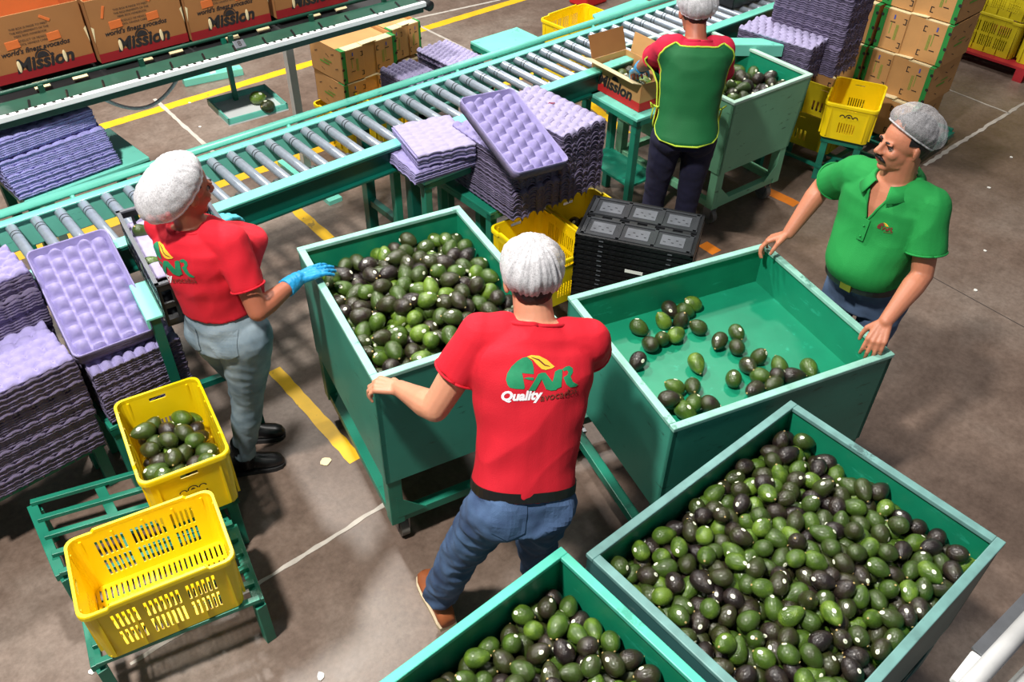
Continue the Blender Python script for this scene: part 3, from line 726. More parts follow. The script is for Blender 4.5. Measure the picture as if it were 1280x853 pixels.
# --- beyond the conveyor
tl=table('turquoise steel table beyond the rollers carrying tall blue-purple tray stacks',(1.02,4.27),.04,.62,.44,.918,M['turq'],legm=M['frame_green'])
for k in range(19):
    o=bpy.data.objects.new('moulded_tray',TC); COL.objects.link(o); f=k/18
    o.location=(.945+random.uniform(-.003,.003)-.02*f,4.215+.03*f+random.uniform(-.003,.003),.932+.0098*k); o.rotation_euler=(.0,0,.05+random.uniform(-.005,.005))
    tag(o,'blue-purple flat tray in the lower bundle beyond the rollers, %s from its top'%nth(19-k),'tray','trays in the lower bundle beyond the rollers')
for k in range(9):
    o=bpy.data.objects.new('moulded_tray',TC); COL.objects.link(o)
    o.location=(.90+random.uniform(-.003,.003),4.255+random.uniform(-.003,.003),1.128+.0098*k); o.rotation_euler=(.0,.0,.09+random.uniform(-.008,.008))
    if k==8: tag(o,'topmost blue-purple flat tray of the tall stack beyond the rollers','tray')
    else: tag(o,'blue-purple flat tray in the upper bundle beyond the rollers, %s from its top'%nth(9-k),'tray','trays in the upper bundle beyond the rollers')
tb=table('turquoise steel table beyond the rollers carrying two low tray stacks',(3.36,4.24),.0,.62,.42,.62,M['turq'],legm=M['frame_green'])
stack2(TB,TA,3.115,4.20,.62,.80,PI/2,'pale domed tray on the left one of two low stacks beyond the rollers','domed tray in the left low stack beyond the rollers','trays in the left low stack beyond the rollers',scale=(.62,.80,1))
stack2(TB,TA,3.455,4.22,.62,.82,PI/2,'pale domed tray on the right one of two low stacks beyond the rollers','domed tray in the right low stack beyond the rollers','trays in the right low stack beyond the rollers',scale=(.7,.83,1))
t1=table('turquoise side table with a chamfered top beyond the rollers',(3.97,4.22),-.05,.42,.30,.78,M['turq'],legm=M['frame_green'])
# --- top right stacks
tr=table('green steel table under the purple tray stacks behind the pale green bin',(5.22,2.92),.0,.44,.46,.70,M['frame_green'])
stack2(TB,TA,at(982,42,.93).x,at(982,42,.93).y,.70,.93,PI/2+.1,'tray with white paper on it, low stack behind the pale green bin','domed tray, low stack behind the pale green bin','trays in the low stack behind the pale green bin')
stack2(TB,TBt,5.42,2.74,.70,1.36,PI/2+.05,'top purple tray of the tall stack behind the pale green bin','purple tray in the tall stack behind the pale green bin','trays in the tall stack behind the pale green bin',bundles=14,pitch=.0135)
q=at(988,24,.935); b=MB(); b.box((0,0,0),(.07,.13,.006)); b.box((.01,.02,.01),(.05,.06,.008),rz=.4); o=b.build('crumpled_paper',M['white'],bevel=.002); o.location=q; o.rotation_euler=(.1,0,.3); tag(o,'white crumpled paper lying on the tray stack behind the pale green bin','paper')
tar=thing('steel_shelf','turquoise angled steel shelf between rollers and pale green bin',  'shelf',at(935,52,.92)+V((0,0,0)),-.75)
b=MB(); b.bx(-.22,.22,-.06,.06,-.01,.0); b.build('shelf_plate',M['turq'],tar); b=MB(); b.bx(-.22,.22,-.065,-.055,-.07,0); b.build('shelf_lip',M['turq'],tar)
b=MB(); b.bx(-.2,-.17,-.05,.05,-.92,-.01); b.bx(.17,.2,-.05,.05,-.92,-.01); b.build('support_leg',M['frame_green'],tar)
# dark tray crate on the rollers top right
bc=thing('black_crate','black plastic crate of purple trays on the rollers near the top edge','crate',(5.62,3.53,.915),-.05)
b=open_carton(.60,.40,.14,.012); b.build('crate_body',M['black'],bc,bevel=.004)
b=MB(); b.bx(-.27,.27,-.17,.17,.10,.15); b.build('tray_load',M['pulp_d'],bc,bevel=.01)

# ================================================================== yellow perforated crates
def crate_objs(Lx,Wy,H,m,parent,slots_long=True,solid_ends=True,flare=.012,lip=True):
    """rounded perforated walls, lip, ribs and slotted floor"""
    r=.035
    def perim(inset):
        x,y=Lx/2-inset,Wy/2-inset; P=[]; 
        rr=max(.01,r-inset*.3)
        def seg(p,q,n):
            for k in range(n): P.append((p[0]+(q[0]-p[0])*k/n,p[1]+(q[1]-p[1])*k/n))
        def arc(cx,cy,a0):
            for k in range(4):
                t=a0+PI/2*k/4; P.append((cx+rr*math.cos(t),cy+rr*math.sin(t)))
        seg((-x+rr,-y),(x-rr,-y),NL); arc(x-rr,-y+rr,-PI/2); seg((x,-y+rr),(x,y-rr),NW); arc(x-rr,y-rr,0); seg((x-rr,y),(-x+rr,y),NL); arc(-x+rr,y-rr,PI/2); seg((-x,y-rr),(-x,-y+rr),NW); arc(-x+rr,-y+rr,PI)
        return P
    NL=49; NW=31
    zs=[0,.03,.045,.052+.0*H,.045+.26*H,.07+.26*H,.07+.5*H,.085+.5*H,H-.035,H]
    zs=[0,.025,.05,.05+.30*H,.05+.37*H,.05+.66*H,H-.03,H]
    rings=[]
    for z in zs:
        ins=flare*(1-z/H); rings.append([(p[0],p[1],z) for p in perim(ins)])
    m_=len(rings[0]); vs=[v for R_ in rings for v in R_]; f=[]
    segs=[('L',0,NL),('C',NL,NL+4),('W',NL+4,NL+4+NW),('C',NL+4+NW,NL+8+NW),('L',NL+8+NW,2*NL+8+NW),('C',2*NL+8+NW,2*NL+12+NW),('W',2*NL+12+NW,2*NL+12+2*NW),('C',2*NL+12+2*NW,m_)]
    for kind,a,b_ in segs:
        for i in range(a,b_):
            k=i-a
            for lv in range(len(zs)-1):
                hole=False
                if kind=='L' and lv in (2,4): hole = (k%2==1) and 3<k<NL-4 and (k%16 not in (0,15))
                if kind=='W':
                    if lv==2: hole=(k%2==1) and 7<k<NW-8
                    if lv==5: hole=False
                    if lv==5 and NW*.36<k<NW*.64: hole=True
                if hole: continue
                j=(i+1)%m_; f.append((lv*m_+i,lv*m_+j,(lv+1)*m_+j,(lv+1)*m_+i))
    mb=MB(); mb.add(vs,f); mb.build('crate_wall',m,parent,solid=.004)
    # lip
    def ring(off,z,bump=0):
        P=perim(-off); out=[]
        for i,p in enumerate(P):
            zz=z
            mid = any(a+NL*.14<i<b_-NL*.14 for k_,a,b_ in segs if k_=='L')
            zz += .012 if mid else 0
            out.append((p[0],p[1],zz))
        return out
    prof=[(-.003,H-.012),(-.003,H+.002),(.007,H+.002),(.009,H-.004),(.009,H-.020),(.002,H-.022)]
    R_=[ring(a,z) for a,z in prof]; vs=[v for q in R_ for v in q]; f=[]
    for k in range(len(R_)):
        k2=(k+1)%len(R_)
        for i in range(m_):
            j=(i+1)%m_; f.append((k*m_+i,k*m_+j,k2*m_+j,k2*m_+i))
    mb=MB(); mb.add(vs,f); mb.build('rim',m,parent,smooth=False)
    # ribs
    mb=MB(); x,y=Lx/2,Wy/2
    for s in (-1,1):
        for fx in (-.42,-.21,0,.21,.42): mb.bx(fx*Lx-.004,fx*Lx+.004,s*(y-.002)-.005,s*(y-.002)+.005,.02,H-.02)
        for fy in (-.36,.36): mb.bx(s*(x-.002)-.005,s*(x-.002)+.005,fy*Wy-.004,fy*Wy+.004,.02,H-.02)
    for zz in (.05+.335*H,):
        P=perim(-.002+flare*.5)
    mb.build('ribs',m,parent)['kind']='stuff'
    # floor
    mb=MB(); nx=24; x=Lx/2-flare-.01; y=Wy/2-flare-.01
    for k in range(nx+1):
        xx=-x+2*x*k/nx; mb.bx(xx-.006,xx+.006,-y,y,.004,.010)
    for yy in (-y,-y*.5,0,y*.5,y): mb.bx(-x,x,yy-.008,yy+.008,.003,.011)
    mb.build('slatted_floor',m,parent)['kind']='stuff'
def crate_logo(parent,face_y,z,s=1,side='W',x=0,m=None):
    its=[arch(-.0,0,.012*s,.016*s)+(0,),arch(-.028*s,-.002,.008*s,.012*s)+(0,),arch(.028*s,-.002,.008*s,.012*s)+(0,),arch(0,0,0,.007*s)+(0,)]
    if side=='W-': O=(-x,0,z);U=(0,-1,0)
    elif side=='W+': O=(x,0,z);U=(0,1,0)
    else: O=(0,face_y,z);U=(1,0,0)
    flat_print(its,O,U,(0,0,1),'printed_emblem',[m or M['print_black']],parent,lift=.004)
def crate(label,c,yaw,Lx,Wy,H,z,m=None,group=None,R=None,logo=None):
    t=thing('yellow_crate',label,'crate',(c[0],c[1],z),yaw,group); crate_objs(Lx,Wy,H,m or M['yellow'],t)
    if logo: crate_logo(t,0,logo[1],logo[2],side=logo[0],x=Lx/2)
    if R: t.rotation_mode='QUATERNION'; t.rotation_quaternion=R.to_quaternion()
    return t
c1,R1,l1,w1=plane_R(at(90,672,.585),at(250,612,.585),at(291,705,.585),at(100,760,.585))
E1=(at(77,680,.59)+at(258,610,.59)+at(295,703,.59)+at(103,762,.59))/4
crate1=crate('empty yellow perforated crate on the slatted rack at the lower left',(E1.x,E1.y),math.radians(-14.5),.50,.335,.29,.292)
E2=(at(142,513,.62)+at(244,473,.62)+at(283,560,.62)+at(180,600,.62))/4
crate2=crate('yellow crate filled with avocados behind the empty crate at lower left',(E2.x,E2.y),math.radians(-13+90)+PI,.475,.325,.29,.33,logo=('W+',.17,1.3))
# small support under crate2
table('low green steel stand under the yellow crate of avocados',(E2.x,E2.y),math.radians(-13),.30,.40,.328,M['frame_green'],cat='stand')
crA=crate('yellow crate under the middle tray stacks, left one behind the middle bin',(2.71,2.60),math.radians(-8+90),.46,.34,.29,.26,logo=('W+',.17,1.5))
crB=crate('yellow crate of avocados half hidden behind the black folded crates',(3.10,2.58),math.radians(-8+90),.46,.34,.29,.24)
crC=crate('yellow crate with a small black emblem at the capped man\'s right ear',(2.52,2.27),math.radians(-14),.34,.30,.29,.10,logo=('L',.2,1.5)) if False else None
# leaning crate right
A_,B_,C_,D_=at(1049,96,.66),at(1108,105,.66),at(1087,184,.40),at(1026,172,.40)
c,R,Lx,Ly=plane_R(A_,B_,C_,D_)
A3=at(1036,128,.60)
crL=thing('yellow_crate','bright yellow crate with a black emblem standing in front of the big carton stack','crate',(5.42,2.33,.35),0)
cs4=[at(1049,96,.6),at(1108,105,.6),at(1036,128,.6),at(1095,138,.6)]; cm4=(cs4[0]+cs4[1]+cs4[2]+cs4[3])/4; cd4=(cs4[0]+cs4[1]-cs4[2]-cs4[3])
crate_objs(.44,.33,.25,M['yellow'],crL)
crate_logo(crL,0,.17,1.5,side='W-',x=.22)
crL.location=(cm4.x,cm4.y,.345); crL.rotation_euler=(0,0,math.atan2(cd4.y,cd4.x))
table('low green stand under the bright yellow crate before the carton stack',(cm4.x,cm4.y),math.atan2(cd4.y,cd4.x),.36,.28,.343,M['frame_green'],cat='stand')
# crates under the carton stacks
crate('aged yellow crate on the floor rack behind the pale green bin',(5.62,2.72),.05,.50,.60,.25,.12,M['yellow_old'])
crate('yellow crate under the small carton stack beyond the rollers, left one',(3.16,5.02),PI/2,.44,.36,.27,.0)
crate('yellow crate beside the small carton stack just beyond the guard tube',((at(430,108,.45)+at(487,95,.45)).x/2,(at(430,108,.45)+at(487,95,.45)).y/2-.18),.02,.36,.36,.30,.15)
crate('yellow crate beyond the rollers at the top edge under the turquoise chute',(5.02,4.52),.0,.50,.36,.30,.30)
crate('lower yellow crate beyond the rollers near the top edge',(5.02,4.52),.0,.50,.36,.28,.0)
ch=thing('chute_arm','turquoise sloping chute arm beyond the rollers near the top edge','chute',at(775,12,.82),-.0)
b=MB(); b.prism([(-.30,-.07),(.30,-.07),(.30,.07),(-.22,.07)],-.02,0); b.build('chute_plate',M['turq'],ch,bevel=.004)
b=MB(); b.bx(-.02,.02,-.02,.02,-.82,-.02); b.build('support_leg',M['frame_green'],ch)
b=MB(); b.bx(-.16,.16,-.12,.12,0,.12); o=b.build('red_bin',M['print_red2'],bevel=.02); q=at(735,3,0); o.location=q; tag(o,'red plastic box on the floor at the top edge beyond the rollers','box')
# far right crates on a red pallet
pal=thing('red_pallet','red wooden pallet under the yellow crates at the right edge','pallet',(8.5,2.1,0),-.03)
for k in range(6):
    b=MB(); b.bx(-.5+k*.18,-.5+k*.18+.13,-.6,.75,.10,.12); b.build('deck_board',M['red_pallet'],pal)
for yy in (-.58,0,.7):
    b=MB(); b.bx(-.5,.55,yy-.04,yy+.04,.0,.10); b.build('bearer',M['red_pallet'],pal)
k=0
names=['lower left','lower middle','lower right','upper left','upper middle','upper right']
for lv in range(2):
    for i in range(3):
        k+=1
        crate('aged yellow crate on the red pallet, %s of those showing'%names[lv*3+i],(8.28,2.50-i*.53,),PI/2+.02*(i-1),.51,.40,.31,.122+lv*.32,M['yellow_old'])

# ================================================================== folded black crates
def folded_proto():
    t=thing('folded_crate','topmost folded black plastic crate of the stack in the middle, grey panels showing','crate',(0,0,0))
    Lx,Wy,H=.585,.385,.028
    b=MB(); b.bx(-Lx/2,Lx/2,-Wy/2,Wy/2,0,.012); 
    for (x0,x1,y0,y1) in ((-Lx/2,Lx/2,-Wy/2,-Wy/2+.014),(-Lx/2,Lx/2,Wy/2-.014,Wy/2),(-Lx/2,-Lx/2+.014,-Wy/2,Wy/2),(Lx/2-.014,Lx/2,-Wy/2,Wy/2)): b.bx(x0,x1,y0,y1,.012,.024)
    for k in range(14):
        xx=-Lx/2+.03+k*.04; b.bx(xx,xx+.022,-Wy/2-.003,-Wy/2,.004,.018)
    base=b.build('crate_base',M['black'],t)
    ch=[(base,[])]
    for s in (-1,1):
        w=MB(); y0=.018 if s>0 else -Wy/2+.016; y1=Wy/2-.016 if s>0 else -.018
        w.bx(-Lx/2+.016,Lx/2-.016,y0,y1,.014,.022)
        for k in range(4):
            xx=-Lx/2+.02+k*(Lx-.06)/3; w.bx(xx,xx+.02,y0,y1,.022,.028)
        w.bx(-Lx/2+.016,Lx/2-.016,y0,y0+.014,.022,.028); w.bx(-Lx/2+.016,Lx/2-.016,y1-.014,y1,.022,.028)
        fw=w.build('folded_wall',M['grey_pl'],t,bevel=.0015); gs=[]
        for k in range(3):
            xx=-Lx/2+.062+k*(Lx-.06)/3; p=MB(); p.bx(xx,xx+.115,y0+.035,y1-.035,.022,.0245)
            for q in range(5): 
                p.cm=1; p.bx(xx+.012+q*.02,xx+.024+q*.02,(y0+y1)/2-.02+(q%2)*.025,(y0+y1)/2-.015+(q%2)*.025,.0246,.0252)
            p.cm=0
            g=p.build('wall_panel',[M['light_pl'],M['black']],fw); gs.append(g)
        ch.append((fw,gs))
    l=MB(); 
    for k in (-.17,.17): l.bx(k,k+.022,-Wy/2-.0045,-Wy/2-.003,.006,.012)
    lt=l.build('moulded_mark',M['light_pl'],t); ch.append((lt,[]))
    cl_=MB()
    for k in range(6): cl_.bx(-.24+k*.09,-.20+k*.09,-.012,.012,.014,.022)
    hh=cl_.build('hinge_clips',M['dark_metal'],t); hh['kind']='stuff'; ch.append((hh,[]))
    return t,ch
fp,fch=folded_proto()
P_=[at(718,292,.72),at(742,243,.72),at(882,268,.72),at(868,322,.72)]
fc=(P_[0]+P_[1]+P_[2]+P_[3])/4; d=(P_[3]-P_[0])+(P_[2]-P_[1]); fyaw=math.atan2(d.y,d.x)
fp.location=(fc.x,fc.y,.695); fp.rotation_euler=(0,0,fyaw)
for k in range(23):
    copy_thing(fp,[(fch[0][0],[]),(fch[3][0],[])] if k<22 else fch,(fc.x+random.uniform(-.002,.002),fc.y+random.uniform(-.002,.002),.695-.0295*(k+1)),fyaw+random.uniform(-.006,.006),'folded black plastic crate in the middle stack, %s from the top'%nth(k+2),'black crates folded flat in the middle stack')
for k,(zz) in enumerate((5,8)):
    b=MB(); b.bx(-.045,.045,-.001,.001,-.009,.009); o=b.build('paper_label',M['white']); sn,cs=math.sin(fyaw),math.cos(fyaw); lx,ly=.02-.02*k,-.198
    o.location=(fc.x+lx*cs-ly*sn,fc.y+lx*sn+ly*cs,.695-.0295*zz+.014); o.rotation_euler=(0,0,fyaw); tag(o,'white paper label on the side of the black crate stack, %s one'%('upper' if k==0 else 'lower'),'label')

# open black crate by the woman
bk=thing('black_crate','open black plastic crate with pale tray and avocados in front of the woman','crate',(1.02,3.10,.92),math.radians(80))
zc=0
A_=at(138,243,1.12);B_=at(207,372,1.12)
d=(A_-B_); bk.rotation_euler=(0,0,math.atan2(d.y,d.x)); Lb=.60
mid=(A_+B_)/2; nrm=V((d.y,-d.x,0)).normalized(); bk.location=(mid.x+nrm.x*.17,mid.y+nrm.y*.17,.895)
b=MB(); b.bx(-.30,.30,-.18,.18,0,.012); b.build('crate_floor',M['black'],bk)
for (x0,x1,y0,y1) in ((-.30,.30,-.18,-.17),(-.30,.30,.17,.18),(-.30,-.29,-.18,.18),(.29,.30,-.18,.18)):
    b=MB(); b.bx(x0,x1,y0,y1,.0,.03); b.bx(x0,x1,y0,y1,.17,.20); b.bx(x0,x1,y0,y1,.085,.11)
    n=12 if x1-x0>.1 else 7
    for k in range(n+1):
        f=k/n
        if x1-x0>.1: xx=x0+(x1-x0-.012)*f; b.bx(xx,xx+.012,y0,y1,.03,.17)
        else: yy=y0+(y1-y0-.012)*f; b.bx(x0,x1,yy,yy+.012,.03,.17)
    b.build('slotted_wall',M['black'],bk)
    b=MB(); b.bx(x0-.003,x1+.003,y0-.003,y1+.003,.198,.206); b.build('rim',M['light_pl'],bk)
o=bpy.data.objects.new('moulded_tray',TD); COL.objects.link(o); o.location=bk.location+V((0,.08,.13)); o.rotation_euler=(0,.05,bk.rotation_euler.z); o.scale=(1.0,1.0,1); tag(o,'pale lilac tray lying inside the open black crate','tray')
sh=thing('steel_shelf','narrow turquoise steel shelf under the black crate left of the woman','shelf',(bk.location.x-.02,bk.location.y-.06,.88),bk.rotation_euler.z)
b=MB(); b.bx(-.13,.14,-.13,.235,-.012,.0); b.build('shelf_plate',M['turq'],sh,bevel=.003)
b=MB(); b.bx(-.13,.14,.225,.235,-.05,-.012); b.build('shelf_lip',M['turq'],sh)
for (x,y) in ((-.10,-.10),(-.10,.20)):
    b=MB(); b.bx(x-.02,x+.02,y-.02,y+.02,-.88,-.012); b.build('leg',M['dark_green'],sh)
b=MB(); b.beam((-.10,.2,-.45),(-.10,-.10,-.45),.03,.03); b.build('cross_brace',M['dark_green'],sh)

# ================================================================== packing cartons with green corners
def c_mark(cx,cy,s,flip):
    t=.006; w=.022*s; h=.04*s; x0,x1=(cx,cx+w) if not flip else (cx-w,cx)
    xs=x0 if not flip else x1-t
    return [rect(x0,x1,cy+h/2-t,cy+h/2),rect(x0,x1,cy-h/2,cy-h/2+t),rect(xs,xs+t,cy-h/2,cy+h/2)]
def gcarton_proto(W_,D_,H_):
    t=thing('green_edged_carton','x','carton',(0,0,0)); ch=[]
    b=open_carton(W_,D_,H_,.005); b.bx(-W_/2+.01,W_/2-.01,-D_/2+.01,D_/2-.01,H_-.05,H_-.03)
    ch.append((b.build('carton_body',M['kraft'],t),[]))
    y=-D_/2
    for s in (-1,1):
        xo=s*W_/2; xi=s*.055; x0,x1=min(xo,xi),max(xo,xi)
        r=.02; P=[(x0,0.004),(x1,0.004),(x1,H_-.006),(x0,H_-.006)]
        b=MB(); b.bx(x0,x1,y-.007,y-.001,.004,H_-.006); fl_=b.build('end_flap',M['kraft'],t,bevel=.002); gs=[]
        gx0,gx1=(xo-.035,xo) if s>0 else (xo,xo+.035)
        gs.append(flat_print([rect(gx0,gx1,.004,H_-.006)+(0,)],(0,y-.007,0),(1,0,0),(0,0,1),'green_stripe',[M['print_green']],fl_))
        its=[]
        cx=s*.075
        for q in c_mark(cx-.012*s,.055 if s>0 else H_-.06,1,s<0)+c_mark(cx-.012*s,H_-.06 if s>0 else .055,1,s<0): its.append(q+(0,))
        for zz in (.09,H_-.08): its.append(arch(s*.16,zz,0,.018,-.25,.25+0)+(0,)); its.append(rect(s*.16-.018,s*.16+.018,zz-.003,zz+.003)+(0,))
        for zz in (.04,H_*.45,H_-.05): its.append(arch(gx0+ (.03 if s>0 else .005),zz,0,.012,0,2*PI,8)+(0,))
        for k in range(3): its.append(rect(s*.12-.007+k*.007,s*.12-.004+k*.007,H_*.3,H_*.68)+(1,))
        its.append(rect(s*.155-.012,s*.155-.008,H_*.42,H_*.72)+(1,)); its.append(rect(s*.155-.004,s*.155+.006,H_-.06,H_-.03)+(2,)) 
        gs.append(flat_print(its,(0,y-.007,0),(1,0,0),(0,0,1),'printed_marks',[M['print_black'],M['print_lime'],M['print_blue']],fl_,lift=.002)); gs[-1]['kind']='stuff'; ch.append((fl_,gs))
        b=MB(); b.bx(x0,x1,y-.006,y+.07,H_-.004,H_); b.cm=1; b.bx(gx0,gx1,y-.0065,y+.07,H_-.0035,H_+.0008); tf=b.build('top_flap',[M['cream'],M['print_green']],t); ch.append((tf,[]))
        # long side marks
    for s in (-1,1):
        its=[]
        for k,(u,w,rot) in enumerate(((-.12,.18,.6),(.02,.2,-.5),(.13,.1,.7),(-.05,.06,-.6),(.09,.21,.5))):
            its.append(([(u-.018,w-.004*1),(u+.018,w+.012*(1 if rot>0 else -1)),(u+.018,w+.018*(1 if rot>0 else -1)),(u-.018,w+.003)],[(0,1,2,3)],0))
        its.append(rect(-.08,.04,.11,.125)+(1,)); its.append(rect(-.03,.07,.14,.15)+(1,))
        g=flat_print([ ( [(p[0]*D_/.4,p[1]*H_/.28) for p in i[0]],i[1],i[2]) for i in its],(s*W_/2,0,0),(0,s,0),(0,0,1),'side_marks',[M['print_black'],M['print_lime']],t); g['kind']='stuff'; ch.append((g,[]))
    b=MB(); b.beam((-.06,y+.03,H_+.003),(.07,y+.02,H_+.012),.06,.005); b.build('torn_flap',M['cream'],t); ch.append((bpy.data.objects[-1] if False else [o for o in kids(t) if o.name.startswith('torn')][0],[]))
    return t,ch
gp,gch=gcarton_proto(.50,.40,.28)
# right stack: front faces towards -x
Rz=-PI/2
lay=[(0,.12,5.98-.0),(1,.405,6.0),(2,.69,6.0),(3,.975,6.0),(4,1.26,6.0)]
first=True; pos=[]
ordn=['bottom','second','third','fourth','fifth']
for li,z,xf in lay:
    for ci in range(3):
        xx=6.18+li*.035+random.uniform(-.012,.012); yy=2.10+.25+ci*.515+random.uniform(-.008,.008)+(.02 if li==0 else 0)
        lab='green-edged carton in the big right stack, %s row up, %s column'%(ordn[li],['right-hand','middle','left-hand'][ci])
        if first: gp.location=(xx,yy,z); gp.rotation_euler=(0,0,Rz); gp['label']=lab; gp['group']='cartons in the big right stack'; first=False
        else: copy_thing(gp,gch,(xx,yy,z),Rz+random.uniform(-.03,.03),lab,'cartons in the big right stack')
rk=slat_rack('green slatted rack under the leaning crate and the carton stack',V((5.25,2.0,0)),V((5.25,2.75,0)),V((1.25,0,0)),.115,7,M['frame_green'],cross=(0,.5,1),legs=False)
for (x,y) in ((.02,.03),(.02,.72),(1.22,.03),(1.22,.72)):
    b=MB(); b.bx(x-.025,x+.025,y-.025,y+.025,0,.07); b.build('leg',M['frame_green'],rk)
# small stack beyond rollers
for k,(x,y,z,l) in enumerate([(3.24,5.02,.30,'lower left'),(3.61,5.10,.28,'lower right'),(3.24,5.03,.535,'upper left'),(3.62,5.12,.535,'upper right')]):
    c=copy_thing(gp,gch,(x,y,z),.0+.02*k-.03,'green-edged carton in the small stack beyond the rollers, %s one'%l,'cartons beyond the rollers'); c.scale=(.92 if k%2==0 else .55,.95,.82)
table('low green stand under the small carton stack beyond the rollers',(3.61,5.10),0,.26,.36,.278,M['frame_green'],cat='stand')

# ================================================================== carton being packed
pkc=(at(735,97,.80)+at(795,142,.80))/2+V((.15,-.03,0))
tp=table('green steel packing stand beside the worker in the apron',(pkc.x-.06,pkc.y-.02),math.radians(-7),.30,.52,.775,M['turq'],cat='stand',legm=M['frame_green'],shelf=.30)
pk=thing('packing_carton','open cardboard carton with a red band being packed by the worker in the apron','carton',(pkc.x,pkc.y,.778),math.radians(-97))
Lp,Wp,Hp=.45,.28,.17
open_carton(Lp,Wp,Hp).build('carton_body',M['kraft'],pk,bevel=.002)
flat_print([rect(-Lp/2,Lp/2,0,.055)+(0,)],(0,-Wp/2,0),(1,0,0),(0,0,1),'red_band',[M['print_red2']],pk)
flat_print([rect(-Wp/2,Wp/2,0,.055)+(0,)],(Lp/2,0,0),(0,1,0),(0,0,1),'red_band',[M['print_red2']],pk)
flat_print([shift(text_tris('Mission',.10,shear=.2,offset=.004),0,.075)+(0,),arch(0,.11,0,.03)+(0,)],(0,-Wp/2,0),(1,0,0),(0,0,1),'printed_lettering',[M['print_black']],pk,lift=.002)
b=MB(); b.beam((0,-Wp/2-.0,Hp+.002),(0,-Wp/2-.075,Hp+.03),Lp,.004); b.build('long_flap',M['cream'],pk)
b=MB(); b.beam((-Lp/2,0,Hp),(-Lp/2-.05,0,Hp+.13),Wp,.004); b.build('end_flap',M['kraft_d'],pk)
b=MB(); b.beam((0,Wp/2,Hp),(0,Wp/2+.02,Hp+.12),Lp*.8,.004); b.build('back_flap',M['kraft'],pk)

# ================================================================== handrail pipes at the lower right
pr=thing('handrail','pale grey painted pipe handrail at the lower right corner','handrail',(1.5,0,1.5))
def loc(px,py,z): return at(px,py,z)-V((1.5,0,1.5))
zz=1.5
b=MB(); q1=loc(1180,893,zz)+V((0,-.02,0)); b.tube(q1,q1-V((0,0,1.5)),.019,14); b.build('post',M['pipe'],pr,smooth=True)
b=MB(); b.path([loc(1180,893,zz),loc(1232,836,zz),loc(1300,762,zz)],.019,16); b.build('top_pipe',M['pipe'],pr,smooth=True)
b=MB(); b.path([loc(1240,905,zz-.12),loc(1300,842,zz-.12)],.03,16); b.build('lower_pipe',M['pipe'],pr,smooth=True)
b=MB(); b.beam(loc(1224,818,zz-.02),loc(1300,738,zz-.02),.035,.006); b.build('angle_bar',M['steel'],pr)
b=MB(); b.beam(loc(1196,856,zz-.03),loc(1222,822,zz-.03),.03,.02); b.build('end_clamp',M['white_metal'],pr,bevel=.004)
# ================================================================== avocados
rng=np.random.RandomState(11)
def avo_profile(k=1.0,pear=.15,n=11):
    """(z, r) along the long axis, stem end up; unit: metres for a 66 mm wide fruit"""
    P=[]
    for i in range(n+1):
        t=PI*i/n; z=math.cos(t); r=math.sin(t); r*= (1-pear*z); P.append((z*.043*k,r*.0335))
    return P
def avo_geo(k,pear,nu=16):
    P=avo_profile(k,pear); mb=MB(); vs=[(0,0,P[0][0])]; fs=[]
    for z,r in P[1:-1]:
        for i in range(nu): t=2*PI*i/nu; vs.append((r*math.cos(t)*(1+.02*math.cos(t+k*9)),r*math.sin(t),z))
    vs.append((0,0,P[-1][0])); e=len(vs)-1; nr=len(P)-2
    for i in range(nu):
        j=(i+1)%nu; fs.append((0,1+i,1+j)); fs.append((e,e-nu+j,e-nu+i))
    for q in range(nr-1):
        for i in range(nu):
            j=(i+1)%nu; a=1+q*nu; fs.append((a+i,a+nu+i,a+nu+j,a+j))
    mb.add(vs,fs); return mb
SH=[(1.0,.12),(1.08,.2),(1.16,.28),(.92,.08),(1.04,.16)]
AV=[avo_geo(*s).mesh('avocado',M['avo'],smooth=True) for s in SH]
STEM=[]
for s in SH:
    z=.043*s[0]; b=MB(); b.tube((0,0,z-.003),(0,0,z+.0018),.0045,8,.0035); STEM.append(b.mesh('stem',M['stem']))
def surf(si,th,ph):
    k,pe=SH[si]; z=math.cos(th); r=math.sin(th)*(1-pe*z)
    return V((r*.0335*math.cos(ph),r*.0335*math.sin(ph),z*.043*k))
def sticker_mesh(si,th,ph):
    p=surf(si,th,ph); a=(surf(si,th+.02,ph)-p).normalized(); b_=(surf(si,th,ph+.02)-p).normalized(); n=a.cross(b_).normalized(); n = n if n.dot(p)>0 else -n
    mb=MB(); vs=[p+n*.0012]; fs=[]; N=12
    for ring,(ra,rb,li) in enumerate(((.0018,.0018,.0012),(.0092,.0070,.0006))):
        for i in range(N):
            t=2*PI*i/N; q=p+a*ra*math.cos(t)+b_*rb*math.sin(t); d=(q-p); q=q-n*(d.length_squared/(2*.036)); vs.append(q+n*li)
    mb.cm=1
    mb.add(vs,[(0,1+i,1+(i+1)%N) for i in range(N)]); mb.cm=0
    mb.f += [(len(mb.v)-2*N+i,len(mb.v)-N+i,len(mb.v)-N+(i+1)%N,len(mb.v)-2*N+(i+1)%N) for i in range(N)]; mb.m += [0]*N
    return mb.mesh('sticker',[M['sticker'],M['logo_green']],smooth=True),p,n
STK=[[sticker_mesh(si,th,ph) for th,ph in ((.5,0),(.9,1.2),(1.3,2.6),(1.7,.4),(2.3,3.9),(1.1,5.0))] for si in range(len(SH))]
camP=np.array([0,0,CH])
